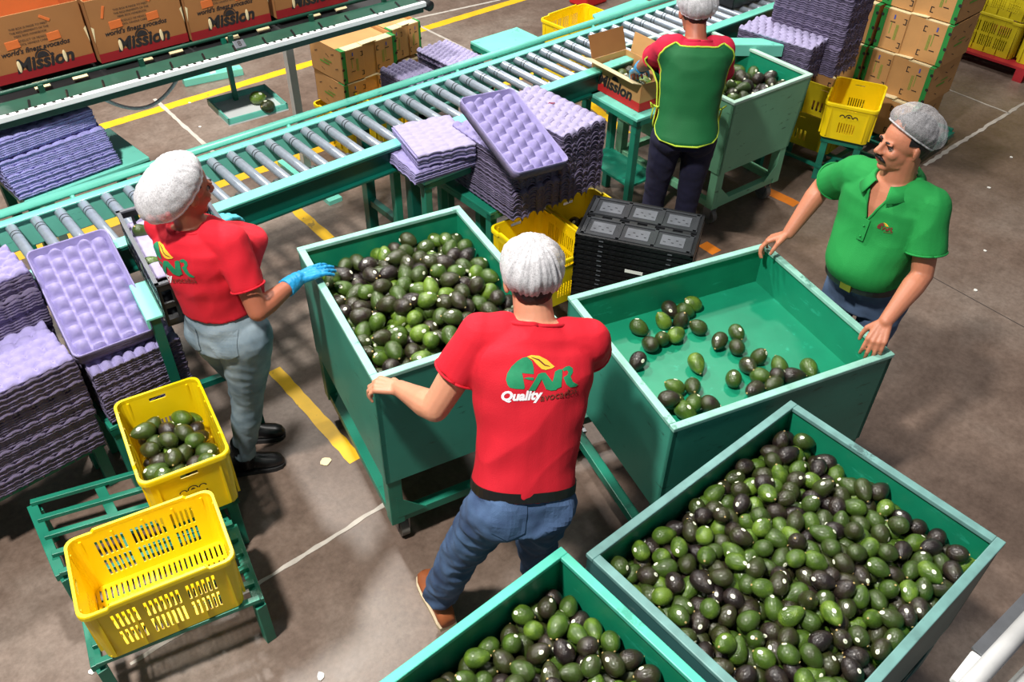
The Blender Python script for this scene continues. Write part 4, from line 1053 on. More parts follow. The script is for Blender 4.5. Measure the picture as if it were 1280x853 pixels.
def heap(cx,cy,yaw,hx,hy,z0,top,r,maxn,cand=60,only=None):
    """drop fruit one by one into the lowest resting place; local frame of the bin; returns world centres"""
    c,s=math.cos(yaw),math.sin(yaw); P=np.zeros((0,3))
    d=2*r
    for k in range(maxn):
        xy=np.stack([rng.uniform(-hx+r,hx-r,cand),rng.uniform(-hy+r,hy-r,cand)],1)
        if only is not None: xy=np.array([q for q in xy if only(q[0],q[1])] or [xy[0]])
        if len(P):
            dd=((xy[:,None,:]-P[None,:,:2])**2).sum(2); h=np.where(dd<d*d*.92, P[None,:,2]+np.sqrt(np.maximum(d*d*.92-dd,0)), z0); h=np.maximum(h.max(1),z0)
        else: h=np.full(len(xy),z0)
        tp=np.array([top(q[0],q[1]) for q in xy]); sc=h-tp
        i=int(np.argmin(sc))
        if sc[i]>-.2*r: 
            if rng.rand()<.25: break
            continue
        P=np.vstack([P,[xy[i,0],xy[i,1],h[i]]])
    W_=np.stack([cx+c*P[:,0]-s*P[:,1],cy+s*P[:,0]+c*P[:,1],P[:,2]],1)
    return W_
def to_px(Wp):
    v=Wp-camP; X=v@np.array(_X); Y=v@np.array(_Y); U=v@np.array(_U)
    # world->camera
    C_=np.array([c2w(V((1,0,0))),c2w(V((0,1,0))),c2w(V((0,0,1)))])
    q=v@C_.T; return 640+FPX*q[:,0]/q[:,2],426.5+FPX*q[:,1]/q[:,2],q[:,2]
def visible(Wp,r,walls=None):
    """share of each fruit that shows from where the photograph was taken (to choose which stay separate things)"""
    n=len(Wp); vis=np.zeros(n); offs=rng.normal(size=(24,3)); offs/=np.linalg.norm(offs,axis=1)[:,None]
    px,py,dp=to_px(Wp); inf=(px>-15)&(px<1295)&(py>-15)&(py<868)
    for i in range(n):
        if not inf[i]: continue
        to=camP-Wp[i]; to/=np.linalg.norm(to); o=offs.copy(); o[(o@to)<0]*=-1; pts=Wp[i]+o*r*.97
        ds=camP-pts; L=np.linalg.norm(ds,axis=1); ds=ds/L[:,None]
        near=np.where(((Wp-Wp[i])**2).sum(1)<(7*r)**2)[0]; near=near[near!=i]; ok=np.ones(len(pts),bool)
        for j in near:
            w=Wp[j]-pts; t=(w*ds).sum(1); dist=np.linalg.norm(w-ds*t[:,None],axis=1); ok&=~((t>0)&(dist<r*.96))
        vis[i]=ok.mean()
    return vis*(r/dp)**2*3.1416*FPX**2*inf
ALL=[]
def bin_heap(b,z0,top,r,maxn,inset,lab,grp,name,**k):
    P=heap(b['c'][0],b['c'][1],b['yaw'],b['L']/2-inset,b['W']/2-inset,z0,top,r,maxn,**k); a=visible(P,r)
    ALL.append((P,a,r,lab,grp)); return P
moundF=lambda x,y: .835+.05*math.exp(-((x/.36)**2+(y/.28)**2))
moundL=lambda x,y: .815+.05*math.exp(-(((x+.05)/.34)**2+((y+.02)/.28)**2))
moundC=lambda x,y: .925+.075*math.exp(-((x/.24)**2+(y/.32)**2))
moundT=lambda x,y: .845-.06*abs(x)-.05*max(0,y)
bin_heap(BF,.72,moundF,.0285,1500,.022,'avocado in the heap filling the large slate-green bin at the front right','avocados in the slate-green bin','F')
bin_heap(BL,.70,moundL,.0290,1500,.022,'avocado in the heap of the bright green bin cut by the bottom edge','avocados in the nearest bright green bin','L')
bin_heap(BC,.81,moundC,.0325,900,.022,'avocado in the heap of the green bin between the two workers in red','avocados in the middle bin','C')
bin_heap(BT,.69,moundT,.037,300,.03,'avocado in the pale green bin beside the worker in the apron','avocados in the pale green bin','T',only=lambda x,y: y<.3)
c2m=lambda x,y: .53-.10*abs(x)
P=heap(E2.x,E2.y,math.radians(77),.205,.135,.42,lambda x,y:.56,.034,110); ALL.append((P,visible(P,.034)*2.5,.034,'avocado in the filled yellow crate at the lower left','avocados in the filled yellow crate'))
P=heap(3.10,2.58,math.radians(82),.19,.135,.33,lambda x,y:.42,.036,30); ALL.append((P,visible(P,.036)*.3,.036,'avocado in the yellow crate behind the black folded crates','avocados in the crate behind the black stack'))
cxp,cyp=pkc.x,pkc.y
P=heap(cxp,cyp,math.radians(-97),.20,.11,.82,lambda x,y:.89+.15*x,.034,26); ALL.append((P,visible(P,.034)*.5+200,.034,'avocado in the carton being packed beside the green apron','avocados in the packing carton'))
# loose fruit in the right-hand bin, read off the photograph
ZB=.685+.015
loose=[(799,410),(812,430),(838,387),(866,380),(873,409),(852,400),(846,418),(827,424),(829,401),(858,387),(797,452),(899,427),(921,434),(921,416),(871,455),(843,484),(866,484),(842,503),(868,503),(857,512),(889,507),(836,499),(949,446),(936,458),(917,473),(950,470),(964,479),(943,487),(974,457),(1012,461),(970,472),(990,470)]
Q=[]
for i,(px,py) in enumerate(loose):
    zz=ZB+.034
    q=np.array(at(px,py,zz))
    for _ in range(6):
        for w in Q:
            dv=q-w; L=np.linalg.norm(dv[:2])
            if L<.066 and abs(dv[2])<.05:
                if L<.045: q[2]=w[2]+.045; q[:2]=np.array(at(px,py,q[2]))[:2]; 
                else: q[:2]+=dv[:2]/L*(.066-L)*.6
    Q.append(q)
ALL.append((np.array(Q),np.full(len(Q),5000.),.0335,'loose avocado lying on the green floor of the nearly empty bin','loose avocados in the nearly empty bin'))
# a few fruit by the woman's crate and on the hanging tray
for (px,py,z,lab) in ((176,290,1.03,'avocado in the open black crate just left of the woman\'s back, upper'),(190,330,1.02,'avocado in the open black crate just left of the woman\'s back, lower')):
    ALL.append((np.array([at(px,py,z)]),np.array([5000.]),.033,lab,None))
for (px,py,lab) in ((322,122,'grey round fruit on the hanging white tray, rear one'),(334,133,'grey round fruit on the hanging white tray, front one')):
    ALL.append((np.array([at(px,py,.99)]),np.array([5000.]),.034,lab,None))
LOOSE={}
for ids,nm in (((0,1,2,3,4,5,6,7,8,9),'loose avocado in the back left cluster of the nearly empty bin'),((11,12,13),'loose avocado in the trio at the middle of the nearly empty bin'),((15,16,17,18,19,20,21),'loose avocado in the front left cluster of the nearly empty bin'),((22,23,24,25,26,27,28,29,30,31),'loose avocado in the front right group of the nearly empty bin')):
    for k_,i_ in enumerate(sorted(ids,key=lambda q:loose[q][0])): LOOSE[i_]=nm+', '+('leftmost' if k_==0 else nth(k_+1)+' from left')
LOOSE[10]='lone avocado against the left wall of the nearly empty bin'; LOOSE[14]='lone avocado on the open middle of the nearly empty bin floor'
area=np.concatenate([a[1] for a in ALL]); thr=np.sort(area)[::-1][min(len(area)-1,330)]
cnt=0
def up_dir():
    return None
for P,a,r,lab,grp in ALL:
    rest=MB(); nrest=0; 
    for i in range(len(P)):
        si=rng.randint(len(SH)); s=r/.0335*(.97+.08*rng.rand())
        # lying orientation: long axis near the horizontal
        az=rng.uniform(0,2*PI); el=rng.normal(0,.45); ax=V((math.cos(az)*math.cos(el),math.sin(az)*math.cos(el),math.sin(el)))
        if len(P)<40 and r<.0335: el=rng.choice([0,.1,1.1]);ax=V((math.cos(az)*math.cos(el),math.sin(az)*math.cos(el),math.sin(el)))
        xx=ax.orthogonal().normalized(); yy=ax.cross(xx); sp=rng.uniform(0,2*PI); x2=xx*math.cos(sp)+yy*math.sin(sp); y2=ax.cross(x2); R=Matrix((x2,y2,ax)).transposed()
        stk=None
        if rng.rand()<.62:
            best=None
            up=(V((0,0,CH))-V(P[i])).normalized()*.4+V((0,0,1))*.5+V((rng.normal(0,.45),rng.normal(0,.45),rng.normal(0,.3)))
            for m_,p_,n_ in STK[si]:
                d=(R@n_).dot(up)
                if best is None or d>best[0]: best=(d,m_)
            stk=best[1] if best[0]>.3 else None
        if a[i]>=thr and a[i]>0:
            o=bpy.data.objects.new('avocado',AV[si]); COL.objects.link(o); o.location=P[i]; o.rotation_mode='QUATERNION'; o.rotation_quaternion=R.to_quaternion(); o.scale=(s,s,s)
            tag(o,LOOSE[i] if lab.startswith('loose') else lab,'avocado',grp); cnt+=1
            if stk is not None:
                c=bpy.data.objects.new('sticker',stk); COL.objects.link(c); c.parent=o
            c=bpy.data.objects.new('stem',STEM[si]); COL.objects.link(c); c.parent=o
        else:
            nrest+=1; loc=V(P[i])
            for me,mi in ((AV[si],0),)+(((stk,1),) if stk is not None and a[i]>0 else ()):
                rest.cm=mi; rest.add([R@(v.co*s)+loc for v in me.vertices],[tuple(p.vertices) for p in me.polygons])
    if nrest:
        o=rest.build('avocado_pile',[M['avo'],M['sticker']],smooth=True)
        tag(o,{'F':''}.get('',lab.replace('avocado in','lower layer of avocados in',1)),'avocados',kind='stuff')
        o.data.polygons.foreach_set('use_smooth',[True]*len(o.data.polygons))
print('avocados as things',cnt,[ (len(a[0]),int((a[1]>80).sum())) for a in ALL])
# ================================================================== people
def nv(v): return V(v).normalized()
def ik(a,c,l1,l2,pole):
    a=V(a);c=V(c);d=c-a;L=min(d.length,(l1+l2)*.999); u=d.normalized(); x=(l1*l1-l2*l2+L*L)/(2*L); h=math.sqrt(max(0,l1*l1-x*x))
    p=V(pole); p=(p-u*p.dot(u)).normalized(); return a+u*x+p*h, a+u*L
def remeshed(mb,name,m,voxel,base,smooth=4,disp=None,parent=None,cut=None):
    me=bpy.data.meshes.new(name); me.from_pydata([V(v)-base for v in mb.v],[],mb.f)
    bm=bmesh.new(); bm.from_mesh(me); bmesh.ops.recalc_face_normals(bm,faces=bm.faces); bm.to_mesh(me); bm.free()
    o=bpy.data.objects.new(name,me); COL.objects.link(o)
    r=o.modifiers.new('r','REMESH'); r.mode='VOXEL'; r.voxel_size=voxel; r.use_smooth_shade=True
    s=o.modifiers.new('s','SMOOTH'); s.factor=.5; s.iterations=smooth
    dg=bpy.context.evaluated_depsgraph_get(); m2=bpy.data.meshes.new_from_object(o.evaluated_get(dg)); m2.name=name
    o.modifiers.clear(); o.data=m2; bpy.data.meshes.remove(me)
    if disp:
        nn=[v.normal.copy() for v in m2.vertices]
        for v,n in zip(m2.vertices,nn): v.co += n*disp(v.co+base)
    if cut:
        bm=bmesh.new(); bm.from_mesh(m2); bmesh.ops.delete(bm,geom=[f for f in bm.faces if cut(f.calc_center_median()+base)],context='FACES'); bm.to_mesh(m2); bm.free()
    m2.materials.clear(); m2.materials.append(m); m2.polygons.foreach_set('use_smooth',[True]*len(m2.polygons)); m2.update()
    if parent: o.parent=parent
    return o
def folds(amp,scale,axis=(0,0,1),stretch=3,seed=0):
    ax=nv(axis)
    def f(p):
        q=p+V((seed*3.1,seed*1.7,0)); along=ax*q.dot(ax); q=(q-along)+along*stretch
        n=noise.noise(q*scale); m_=noise.noise(q*scale*2.3)
        return amp*((1-abs(n)*2.2)*.7+m_*.5-.35)
    return f
def put_hand(mb,W_,f,p,side,k=1.0,curl=(.35,.5,.4),spread=.0,thumb=(.5,.55),fr=.0088):
    """W_ wrist, f towards the fingers, p out of the palm, side=+1 when the thumb lies along f x p"""
    f=nv(f); p=V(p); p=(p-f*p.dot(f)).normalized(); t=f.cross(p)*side
    W_=V(W_); lat=[.031,.0105,-.0105,-.029]; kn=[.088,.092,.087,.078]; ln=[(.040,.025,.019),(.045,.028,.020),(.041,.026,.019),(.032,.020,.017)]
    tips=[]
    for i in range(4):
        a=W_+t*lat[i]*.55*k+f*.012*k; b=W_+t*lat[i]*k+f*kn[i]*k-p*.004*k
        mb.cone(a,.0145*k,b,.0118*k,10)
        d=(f+t*spread*lat[i]*10).normalized(); pos=b; r=fr*k*(1-.08*(i==3)); ang=0
        for j in range(3):
            ang+=curl[j]; dd=d*math.cos(ang)+p*math.sin(ang); q=pos+dd*ln[i][j]*k
            mb.cone(pos,r*1.02,q,r*.92,10); r*=.93; pos=q
        tips.append(pos)
    # palm web
    mb.sphere(W_+f*.05*k,(.03*k,.034*k,.012*k),R=Matrix((f,t,p)).transposed(),nu=12,nv=8)
    a=W_+f*.018*k+t*.022*k+p*.004; d1=(f*.75+t*.75+p*thumb[0]*.6).normalized(); b=a+d1*.042*k; mb.cone(a,.0155*k,b,.0125*k,10)
    d2=(f*.9+t*.30+p*thumb[1]).normalized(); c=b+d2*.032*k; mb.cone(b,.0115*k,c,.0095*k,10); d3=(f*.95+t*.0+p*thumb[1]*1.4).normalized(); mb.cone(c,.0098*k,c+d3*.024*k,.008*k,10)
    return tips
def net_sheet(Hc,F,L,U,c0,rad,m,base,parent,thmax=1.95,tilt=.42,pleat=.035,seed=0,bag=0):
    """bouffant hair net: gathered dome with an elastic edge"""
    ax=(U*math.cos(tilt)-F*math.sin(tilt)*1.0); fx=(F-ax*F.dot(ax)).normalized(); ly=ax.cross(fx)
    c=Hc+F*c0[0]+L*c0[1]+U*c0[2]; nt=30;npz=110; vs=[];fs=[]
    for j in range(nt+1):
        th=thmax*j/nt
        for i in range(npz):
            ph=2*PI*i/npz; g=1-.16*max(0,(th-1.25)/(thmax-1.25))**2
            amp=pleat*min(1,th/.9)
            w=1+amp*(.5*math.sin(17*ph+2*math.sin(3*ph+seed))+.4*math.sin(31*ph+seed*2))*(.5+.5*noise.noise(V((math.cos(ph)*2,math.sin(ph)*2,th+seed))))
            dx_,dy_,dz_=math.cos(ph)*math.sin(th),math.sin(ph)*math.sin(th),math.cos(th)
            w+=.06*noise.noise(V((dx_*1.8+seed,dy_*1.8,dz_*1.8)))-.045*max(0,.35-abs(noise.noise(V((dx_*3.1,dy_*3.1+seed,dz_*2.0)))))*1.6
            back=max(0,-math.cos(ph))*math.sin(min(th,PI/2)); w+=bag*back
            vs.append(c-base+(fx*math.cos(ph)*math.sin(th)*rad[0]+ly*math.sin(ph)*math.sin(th)*rad[1]+ax*math.cos(th)*rad[2])*w*g)
    for j in range(nt):
        for i in range(npz): k=(i+1)%npz; fs.append((j*npz+i,(j+1)*npz+i,(j+1)*npz+k,j*npz+k))
    mb=MB(); mb.add(vs,fs); o=mb.build('hair_net',m,parent,smooth=True)
    e=[vs[nt*npz+i] for i in range(npz)]+[vs[nt*npz]]
    b=MB(); b.path(e,.0035,6); b.build('elastic_edge',M['net_dense'],o,smooth=True)
    return o
LOGO_S=.27/700
def P_(l): return [((x-600)*LOGO_S,(370-y)*LOGO_S) for x,y in l]
def logo_items(me=.012):
    G=[[(440,160),(400,170),(350,205),(300,260),(262,330),(252,390),(270,440),(292,462),(345,468),(425,466),(432,448),(345,412),(314,396),(316,360),(345,328),(400,312),(512,318),(510,260),(492,200)],
       [(415,360),(455,347),(514,350),(512,376),(470,372)],
       [(468,480),(556,316),(590,303),(628,303),(700,388),(722,292),(760,272),(795,270),(788,435),(748,452),(740,466),(690,474),(640,460),(592,365),(536,476)],
       [(795,268),(830,246),(866,240),(902,262),(905,300),(880,335),(905,388),(968,424),(945,442),(880,442),(838,410),(806,345),(846,322),(856,296),(838,278),(812,290)]]
    it=[poly_tris(P_(g),me)+(0,) for g in G]
    it.append(poly_tris(P_([(440,158),(480,143),(560,148),(640,185),(718,248),(690,265),(630,279),(590,270),(545,232),(500,186)]),me)+(1,))
    it.append(poly_tris(P_([(482,158),(560,178),(622,228),(672,243),(668,248),(615,238),(552,190),(484,164)]),me)+(2,))
    def rot(t,a): return ([(x*math.cos(a)-y*math.sin(a),x*math.sin(a)+y*math.cos(a)) for x,y,*_ in t[0]],t[1])
    q=text_tris('Quality',.050,shear=.25,offset=.0022,maxedge=me); it.append(shift(rot(q,.10),-.077,-.066)+(3,))
    q=text_tris('avocados',.046,shear=.25,offset=.0004,maxedge=me); it.append(shift(rot(q,.20),.066,-.056,.86)+(2,))
    return it
LOGO=logo_items()
LMATS=[M['logo_green'],M['logo_yellow'],M['logo_brown'],M['logo_white']]
def decal(target,base,O,U,Vv,items,mats,name,scale=1,lift=.0016,parent=None):
    U=nv(U);Vv=V(Vv);Vv=(Vv-U*Vv.dot(U)).normalized();Nn=U.cross(Vv); bvh=BVHTree.FromPolygons([v.co+base for v in target.data.vertices],[tuple(p.vertices) for p in target.data.polygons])
    mb=MB()
    for k,(vs,fs,mi) in enumerate(items):
        out=[]
        for p in vs:
            s=V(O)+U*p[0]*scale+Vv*p[1]*scale+Nn*.35; h,n,_,_=bvh.ray_cast(s,-Nn,.9)
            out.append((h+Nn*(lift+.0004*(k%3 if mi!=2 else 3)) if h else s-Nn*.35)-base)
        mb.cm=mi; mb.add(out,fs)
    return mb.build(name,mats,parent,smooth=False)
SEC=[(-.16,.172,.125),(-.05,.172,.125),(.08,.168,.12),(.25,.156,.112),(.42,.160,.114),(.58,.174,.120),(.72,.186,.122),(.83,.186,.112),(.92,.150,.092),(.98,.095,.075),(1.02,.068,.062)]
class Torso:
    def __init__(s,P,N,fp,fc,kw=1,kd=1,belly=0,bust=0,sway=.0):
        s.P=V(P);s.N=V(N);s.fp=nv(fp);s.fc=nv(fc);s.kw=kw;s.kd=kd;s.belly=belly;s.bust=bust;s.sway=sway
    def frame(s,t):
        c=s.P.lerp(s.N,t); up=(s.N-s.P).normalized(); f=s.fp.lerp(s.fc,min(1,max(0,t))); f=(f-up*f.dot(up)).normalized(); l=up.cross(f)
        c=c-f*s.sway*math.sin(PI*min(1,max(0,t)))
        return c,f,l,up
    def dims(s,t,):
        for a,b in zip(SEC,SEC[1:]):
            if t<=b[0]: break
        k=(t-a[0])/(b[0]-a[0]); k=max(0,min(1,k)); k=k*k*(3-2*k)
        rx=(a[1]+(b[1]-a[1])*k)*s.kw; ry=(a[2]+(b[2]-a[2])*k)*s.kd
        off=s.belly*math.exp(-((t-.34)/.22)**2)+s.bust*math.exp(-((t-.68)/.13)**2)
        return rx,ry+off*.5,off*.5
    def secs(s,t0,t1,n=22,g=0,kk=1):
        out=[]
        for i in range(n+1):
            t=t0+(t1-t0)*i/n; c,f,l,u=s.frame(t); rx,ry,o=s.dims(t); out.append((c+f*o,l,f,rx*kk+g,ry*kk+g))
        return out
    def pt(s,t,a,g=0):
        """a: angle from straight back, towards the person's right positive"""
        c,f,l,u=s.frame(t); rx,ry,o=s.dims(t); x=-math.sin(a); y=-math.cos(a); e=2/2.4
        return c+f*o+l*(math.copysign(abs(x)**e,x))*(rx+g)+f*(math.copysign(abs(y)**e,y))*(ry+g)
def person(name,label,S):
    T=S['T']; base=V((T.P.x,T.P.y,0)); root=thing('person',label,'person',base); k=S.get('k',1.0); sk=S['skin']
    c,f,l,u=T.frame(.90); sw=S.get('sw',.175)*k
    SL=S.get('SL',c+l*sw+u*.0); SR=S.get('SR',c-l*sw+u*.0)
    l1,l2=.295*k*S.get('al',1),.262*k*S.get('al',1)
    EL,WL=ik(SL,S['WL'],l1,l2,S['pL']); ER,WR=ik(SR,S['WR'],l1,l2,S['pR'])
    cp,fp_,lp,up_=T.frame(0); hw=.092*k*S.get('hipk',1)
    HL=cp+lp*hw-up_*.02; HR=cp-lp*hw-up_*.02
    lg=S.get('leg',1.0); KL,AL=ik(HL,S['AL'],.405*k*lg,.395*k*lg,S['kL']); KR,AR=ik(HR,S['AR'],.405*k*lg,.395*k*lg,S['kR'])
    Hc=V(S['H']); F=nv(S['hf']); U_=V(S.get('hu',(0,0,1))); Lh=U_.cross(F).normalized(); U_=F.cross(Lh).normalized(); RH=Matrix((F,Lh,U_)).transposed(); hk=S.get('hk',1.0)
    def h(x,y,z): return Hc+(F*x+Lh*y+U_*z)*hk
    # ---- body: one continuous skin surface
    b=MB(); b.loft(T.secs(-.1,1.0,20,kk=.93),24,2.3)
    nb=T.N-T.frame(1)[3]*.03; nr=S.get('neck',.056)*k
    b.chain([nb,nb.lerp(h(-.02,0,-.05),.6),h(-.018,0,-.03)],[nr*1.12,nr,nr],18)
    b.chain([c+l*.1,SL],[.05*k,.052*k]); b.chain([c-l*.1,SR],[.05*k,.052*k])
    am=S.get('arm',1.0)
    for s_,e_,w_ in ((SL,EL,WL),(SR,ER,WR)):
        b.chain([s_,s_.lerp(e_,.5),e_],[.052*k*am,.047*k*am,.041*k*am],14)
        b.chain([e_,e_.lerp(w_,.25),e_.lerp(w_,.65),w_],[.041*k*am,.0435*k*am,.034*k*am,.027*k*am],14)
    for H_,K_,A_ in ((HL,KL,AL),(HR,KR,AR)): b.chain([H_,K_,A_,A_-V((0,0,.05))],[.07*k,.048*k,.036*k,.034*k],14)
    b.sphere(h(-.012,0,.032),(.097*hk,.076*hk,.090*hk),RH,24,16)
    b.sphere(h(.020,0,-.030),(.068*hk,.060*hk,.078*hk),RH,20,14); b.sphere(h(.058,0,-.088),(.024*hk,.028*hk,.020*hk),RH)
    b.sphere(h(.014,0,-.070),(.055*hk,.056*hk,.032*hk),RH)
    for s_ in (-1,1):
        b.sphere(h(.055,s_*.034,-.022),(.026*hk,.024*hk,.026*hk),RH); b.sphere(h(.082,s_*.028,.020),(.012*hk,.022*hk,.008*hk),RH)
        b.sphere(h(.097,s_*.0125,-.026),(.011*hk,.009*hk,.008*hk),RH)
        Re=RH@Matrix.Rotation(s_*.35,3,'Z'); b.sphere(h(-.012,s_*.079,-.004),(.019*hk,.008*hk,.031*hk),Re)
    b.chain([h(.082,0,.018),h(.106,0,-.020)],[.009*hk,.0125*hk],12); b.sphere(h(.108,0,-.021),.0125*hk)
    b.sphere(h(.085,0,-.052),(.011*hk,.026*hk,.0065*hk),RH); b.sphere(h(.083,0,-.064),(.011*hk,.022*hk,.0075*hk),RH)
    gl=S.get('gloves',(None,None))
    for w_,e_,q,side,g in ((WL,EL,S['hL'],S.get('sL',1),gl[0]),(WR,ER,S['hR'],S.get('sR',-1),gl[1])):
        put_hand(b,w_,q['f'],q['p'],side,k*(.98 if g else 1),q.get('curl',(.35,.5,.4)),q.get('spread',.3),q.get('th',(.5,.55)))
    ec=[h(.082,s_*.0305,-.001) for s_ in (-1,1)]
    body=remeshed(b,'body',sk,.0048,base,3,lambda p: -.0062*hk*sum(math.exp(-((p-q).length/(.0125*hk))**2) for q in ec) if (p-Hc).length<.16 else 0,root)
    for w_,e_,q,side,g in ((WL,EL,S['hL'],S.get('sL',1),gl[0]),(WR,ER,S['hR'],S.get('sR',-1),gl[1])):
        if g:
            gb=MB(); put_hand(gb,w_,q['f'],q['p'],side,k*1.09,q.get('curl',(.35,.5,.4)),q.get('spread',.3),q.get('th',(.5,.55)),fr=.0095)
            d=(w_-e_).normalized(); gb.chain([w_,w_-d*.05],[.033*k,.036*k],16); gb.tube(w_-d*.02,w_-d*.075,.036*k,18,.041*k)
            remeshed(gb,'glove',g,.0042,base,2,folds(.0018,60,d,1),root)
    # ---- face pieces
    for s_ in (-1,1):
        e=MB(); e.sphere(h(.0685,s_*.0305,-.001)-base,(.0108*hk),RH,16,10); eo=e.build('eye',M['eye'],root,smooth=True)
        e=MB(); e.sphere(h(.0755,s_*.0305,-.0015)-base,(.0050*hk),RH,12,8); e.build('iris',M['iris'],eo,smooth=True)
        e=MB(); e.path([h(.0775,s_*.0185,.000)-base,h(.0812,s_*.026,.0055)-base,h(.0800,s_*.035,.0050)-base,h(.0745,s_*.0425,-.001)-base],[.0010,.0019,.0019,.0010],8); e.build('eyelash_line',M['hair'],root,smooth=True)
        e=MB(); e.path([h(.088,s_*.013,.020)-base,h(.0915,s_*.028,.026)-base,h(.080,s_*.045,.020)-base],[.0035,.0045,.002],8); e.build('eyebrow',M['hair'],root,smooth=True)
    if S.get('moustache'):
        e=MB(); 
        for s_ in(-1,1): e.chain([h(.098,s_*.004,-.042)-base,h(.091,s_*.020,-.046)-base,h(.078,s_*.033,-.058)-base],[.0065,.0065,.003],8)
        e.build('moustache',M['hair'],root,smooth=True)
    lp_=MB(); lp_.sphere(h(.0885,0,-.0575)-base,(.0085*hk,.021*hk,.0028*hk),RH); lp_.build('mouth_line',M['logo_brown'],root,smooth=True)
    hb=MB(); hb.sphere(h(-.022,0,.036),(.098*hk,.083*hk,.096*hk),RH,24,16); hb.sphere(h(-.060,0,-.012),(.042*hk,.062*hk,.052*hk),RH,20,12)
    if S.get('bun'): hb.sphere(h(-.12,0,.0),(.05,.06,.055),RH)
    def hc(p):
        q=p-Hc; x,z=q.dot(F),q.dot(U_); return (x>.025 and z<.07) or (x>-.012 and z<.03)
    remeshed(hb,'hair',M['hair'],.006,base,2,folds(.0025,55,U_,.5),root,cut=hc)
    n_=S['net']; net_sheet(Hc,F,Lh,U_,n_['c'],n_['r'],n_['m'],base,root,thmax=n_.get('th',1.95),tilt=n_.get('tilt',.42),pleat=n_.get('pleat',.035),seed=n_.get('seed',0),bag=n_.get('bag',0))
    # ---- shirt
    sb=MB(); t0=S.get('hem',-.10); sb.loft(T.secs(t0,S.get('neckt',1.0),26,g=S.get('ease',.006)),32,2.35)
    sl=S.get('sleeve',.62)
    for s_,e_,sg in ((SL,EL,1),(SR,ER,-1)):
        m_=s_.lerp(e_,sl); sb.chain([c+l*sg*.10,s_-u*.005],[.074*k,.070*k],16); sb.sphere(s_,.070*k); sb.tube(s_,m_,.070*k,20,S.get('cuff',.062)*k)
    fo=S.get('folds',folds(.005,9,u,.55,S.get('seed',0)))
    ncut=S.get('cut')
    fo_=fo; h0_,_f,_l,hu_=T.frame(t0)
    fo=lambda p: fo_(p)*min(1,max(0,((p-h0_).dot(hu_)-.004)/.09))
    shirt=remeshed(sb,'shirt',S['shirt'],.0065,base,4,fo,root,cut=ncut)
    for s_,e_ in ((SL,EL),(SR,ER)):
        m_=s_.lerp(e_,sl); d=(e_-s_).normalized(); hm=MB(); a_=d.orthogonal().normalized(); b_=d.cross(a_); pts=[m_-d*.004-base+(a_*math.cos(t)+b_*math.sin(t))*(S.get('cuff',.062)*k+.001) for t in [2*PI*i/24 for i in range(25)]]
        hm.path(pts,.0042,6); hm.build('sleeve_hem',S['shirt'],root,smooth=True)
    if S.get('collar')!='polo':
        cu_=T.frame(1.0)[3]; pts=[T.pt(.985,t,-.002)-base+cu_*(.004*math.cos(t)) for t in [2*PI*i/30 for i in range(31)]]
        cb=MB(); cb.path(pts,.0065,8); cb.build('collar',S['shirt'],root,smooth=True)
    # ---- trousers
    tb=MB(); wt_=S.get('waist',.13); tb.loft(T.secs(-.14,wt_,10,g=-.002),28,2.3)
    th=S.get('thigh',.086)*k; kn_=S.get('knee',.064)*k; an=S.get('ank',.056)*k
    for H_,K_,A_,sg in ((HL,KL,AL,1),(HR,KR,AR,-1)):
        tb.sphere(H_-lp*sg*.012-fp_*.035+up_*.0,(.095*k),nu=18,nv=12)
        tb.chain([H_,H_.lerp(K_,.45),K_],[th*1.04,th*.90,kn_],18); tb.chain([K_,K_.lerp(A_,.35),K_.lerp(A_,.9)],[kn_,kn_*1.0,an],18); tb.tube(K_.lerp(A_,.9),A_+V((0,0,-.015)),an,18,an*1.04)
    tr_=remeshed(tb,'trousers',S['pants'],.0075,base,4,folds(S.get('pf',.005)*1.3,9,(.4,.2,.85),1.3,S.get('seed',0)+3),root)
    if S.get('belt'):
        pts=[]; 
        for i in range(41):
            a=2*PI*i/40; pts.append(T.pt(S.get('beltt',.125),a,.004)-base)
        bb=MB(); vs=[];fs=[]
        for i,p in enumerate(pts): vs += [p+u*.016,p-u*.016]
        for i in range(40): fs.append((2*i,2*i+1,2*i+3,2*i+2))
        bb.add(vs,fs); bo=bb.build('belt',M['belt'],root,solid=.005)
        pb=T.pt(S.get('beltt',.125),PI,.008)-base; q=MB(); q.box(pb,(.01,.05,.036),R=Matrix((f,l,u)).transposed()); q.build('buckle',M['brass'],bo)
    if S.get('pockets'):
        cp_,fq,lq,uq=T.frame(-.02)
        for sg in (-1,1):
            pl=[(-.055,.065),(.055,.06),(.052,-.045),(0,-.07),(-.052,-.045)]
            vs_,fs_=poly_tris(pl,.02); O=cp_+lq*sg*.085+uq*S.get('pku',-.03)
            decal(tr_,base,O,lq*(-1),uq,[(vs_,fs_,0)],[S['pants']],'back_pocket',lift=.004,parent=root)
            seam=MB(); 
    # ---- shoes
    for A_,fd in ((AL,S['fL']),(AR,S['fR'])):
        fd=nv(fd); sd=V((-fd.y,fd.x,0)); kk=S.get('foot',1.0)*k; A0=V((A_.x,A_.y,0)); pr=[(-.075,.030,.055),(-.05,.036,.085),(-.01,.036,.10),(.05,.040,.075),(.10,.046,.058),(.15,.045,.048),(.185,.034,.036),(.20,.015,.02)]
        if S.get('boot'): pr=[(a,b_,h_*1.15) for a,b_,h_ in pr]
        q=MB(); secs=[]
        for a,w,hh in pr: secs.append((A0+fd*a*kk-base+V((0,0,.014+hh/2)),sd,V((0,0,1)),w*kk,hh/2))
        q.loft(secs,20,2.5)
        if S.get('boot'): q.tube(A0-base+V((0,0,.05)),V((A_.x,A_.y,.20))-base,.048*k,16,.052*k)
        so=q.build('shoe',S['shoe'],root,smooth=True)
        q=MB(); poly=[]; 
